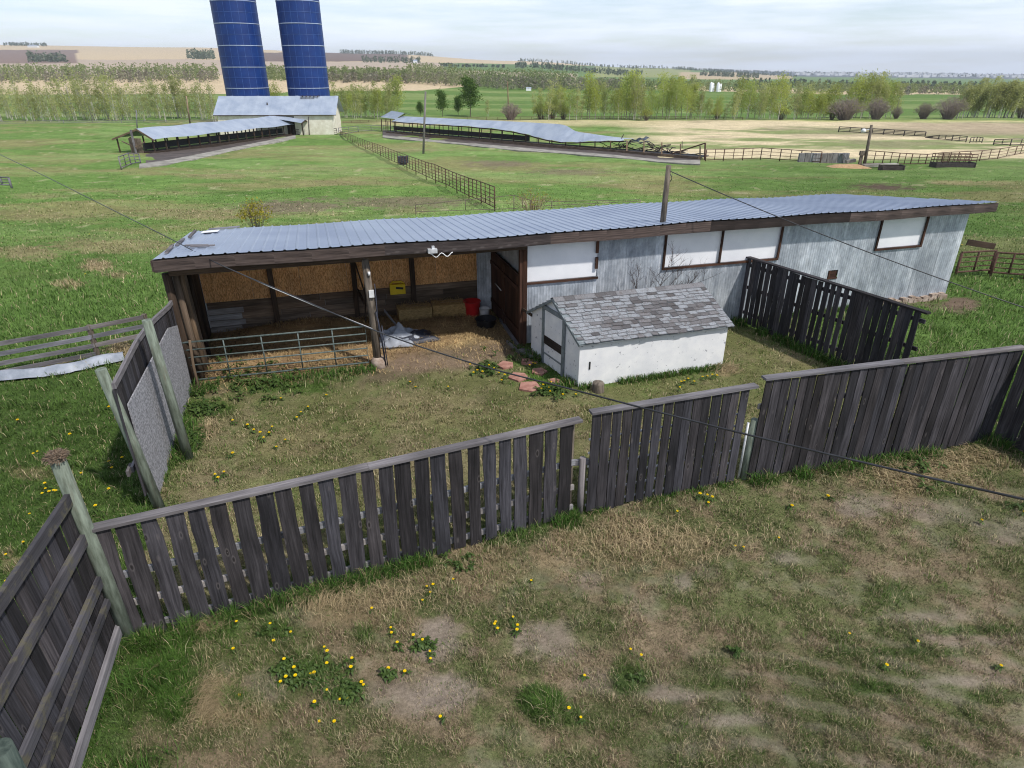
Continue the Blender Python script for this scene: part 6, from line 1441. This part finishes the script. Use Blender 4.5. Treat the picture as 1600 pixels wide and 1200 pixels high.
# ------------------------------------------------------------------ dandelions and leafy weeds
def dandelion_mesh(seed):
    rs = random.Random(seed); mb = MB(); hz = rs.uniform(.04, .1); lx_ = rs.uniform(-.03, .03)
    mb.tube([(0, 0, 0), (lx_*.5, 0, hz*.6), (lx_, .01, hz)], [.0035, .003, .003], 5, mi=1)
    c = Vector((lx_, .01, hz)); N_ = 14
    for ring, (r_, z_) in enumerate(((.021, .0), (.016, .006), (.009, .010))):
        for k in range(N_-ring*3):
            a = 6.283*k/(N_-ring*3)+ring*.3; d_ = Vector((math.cos(a), math.sin(a), 0)); s_ = Vector((-d_.y, d_.x, 0))*.005
            mb.face([c+d_*.002-s_*.4, c+d_*.002+s_*.4, c+d_*r_+s_+Vector((0, 0, z_+.002)), c+d_*r_-s_+Vector((0, 0, z_+.002))], [(0, 0)]*4, .5, 0)
    for k in range(rs.randint(7, 10)):
        a = rs.random()*6.283; L_ = rs.uniform(.04, .09); d_ = Vector((math.cos(a), math.sin(a), 0)); s_ = Vector((-d_.y, d_.x, 0)); p0 = Vector((0, 0, .005)); p1 = d_*L_*.5+Vector((0, 0, .035)); p2 = d_*L_+Vector((0, 0, .012)); r_ = rs.random()
        mb.face([p0-s_*.004, p0+s_*.004, p1+s_*.013, p1-s_*.013], [(0, 0)]*4, r_, 1); mb.face([p1-s_*.013, p1+s_*.013, p2+s_*.004, p2-s_*.004], [(0, 0)]*4, r_, 1)
    return mb.mesh("dandelion", [M['dandelion'], M['weed']])
DM = [dandelion_mesh(k) for k in range(6)]
DF = [(424, 980), (430, 1003), (454, 995), (506, 1014), (509, 1027), (510, 1045), (446, 1040), (444, 1047), (459, 1051), (437, 1068), (449, 1066), (465, 1067), (485, 1057), (494, 1057), (548, 1050), (553, 1035), (565, 1070), (566, 1075), (514, 1082), (545, 1096), (529, 1097), (494, 1105), (500, 1128), (522, 1129), (612, 985), (613, 993), (623, 1010), (644, 1000), (659, 1006), (671, 1025), (675, 1034), (605, 1051), (634, 1053), (691, 1125), (662, 940), (668, 920), (672, 930), (678, 918), (707, 911), (580, 957), (774, 976), (776, 983), (778, 987), (800, 970), (806, 980), (807, 990), (830, 911), (983, 1024), (1000, 1034), (913, 1062), (888, 1112), (908, 1130), (1147, 858), (1162, 861), (1056, 803), (1090, 780), (1104, 780), (1110, 783), (1105, 790), (1295, 782), (1235, 795), (1532, 818), (1596, 805), (1325, 994), (1432, 1005), (1385, 1048), (1559, 1047), (1216, 845), (369, 979), (364, 1017), (241, 1065), (375, 1090)]
DY = [(855, 613), (862, 606), (868, 611), (872, 603), (850, 606), (858, 618), (846, 612), (765, 577), (770, 582), (745, 583), (738, 586), (736, 576), (752, 590), (781, 586), (790, 592), (785, 599), (827, 577), (832, 574), (836, 572), (640, 600), (650, 608), (1062, 604), (1070, 599), (1076, 596), (1084, 601), (1098, 595), (1104, 593), (1112, 594), (1118, 591), (1060, 612), (880, 622), (900, 620), (425, 672), (421, 680), (405, 685), (412, 690), (431, 700), (350, 745), (341, 752), (336, 748), (390, 668), (395, 676), (362, 713), (447, 690), (366, 664), (463, 655), (470, 648), (480, 640), (510, 620), (440, 625), (700, 610)]
DL = [(55, 714), (63, 712), (130, 745), (170, 728), (178, 742), (175, 769), (75, 762), (80, 773), (68, 778), (90, 774), (84, 776), (72, 768), (48, 808), (40, 853), (10, 873), (15, 915), (195, 722), (150, 800), (540, 350), (1340, 452), (1355, 473), (1502, 386), (1580, 440), (135, 432), (140, 370), (1544, 470), (110, 690), (30, 660), (170, 640)]
for lst, lab, grp in ((DF, "yellow dandelion flowering in the dry grass outside the front fence", "dandelions outside the front fence"), (DY, "yellow dandelion flowering in the yard grass inside the fences", "dandelions in the fenced yard"), (DL, "yellow dandelion flowering in the green pasture", "dandelions in the pasture")):
    for x, y in lst:
        q = P(x, y); q.z = float(ground_z(q.x, q.y))+.02; o = link("dandelion", random.choice(DM), loc=q); o.rotation_euler.z = random.random()*6.28; s_ = random.uniform(.72, 1.0) if y > 800 else random.uniform(.95, 1.35); o.scale = (s_, s_, s_); tag(o, lab, "dandelion", grp)
# leafy weed patches
mb = MB()
for (x, y, r_, n_) in ((1390, 555, 40, 60), (295, 690, 22, 60), (320, 640, 25, 40), (370, 590, 60, 50), (430, 600, 70, 40), (1440, 735, 30, 20), (1580, 690, 30, 60), (1590, 795, 16, 8), (1455, 760, 22, 6), (1150, 1022, 7, 6), (840, 1095, 22, 8), (985, 1060, 20, 8), (490, 1055, 40, 40), (540, 1085, 26, 26), (450, 1050, 26, 24), (430, 990, 20, 18), (660, 1010, 20, 14), (605, 1055, 12, 8), (720, 880, 30, 14), (862, 612, 22, 30), (762, 577, 18, 30), (815, 555, 40, 30)):
    for k in range(n_):
        g = P(x+r_*random.gauss(0, .5), y+r_*.5*random.gauss(0, .5)); g.z = float(ground_z(g.x, g.y)); tall = random.uniform(.04, .13) if y > 780 else random.uniform(.06, .22)
        for j in range(7):
            a = random.random()*6.283; d_ = Vector((math.cos(a), math.sin(a), 0)); s_ = Vector((-d_.y, d_.x, 0)); L_ = random.uniform(.05, .1)*(1.0 if y > 780 else 1.5); p0 = g+Vector((0, 0, tall*random.random()*.8)); p1 = p0+d_*L_*.5+Vector((0, 0, .03)); p2 = p0+d_*L_; r2 = random.random()
            mb.face([p0-s_*.004, p0+s_*.004, p1+s_*L_*.2, p1-s_*L_*.2], [(0, 0)]*4, r2); mb.face([p1-s_*L_*.2, p1+s_*L_*.2, p2+s_*.003, p2-s_*.003], [(0, 0)]*4, r2)
tag(mb.build("leafy_weeds", M['weed']), kind='stuff')
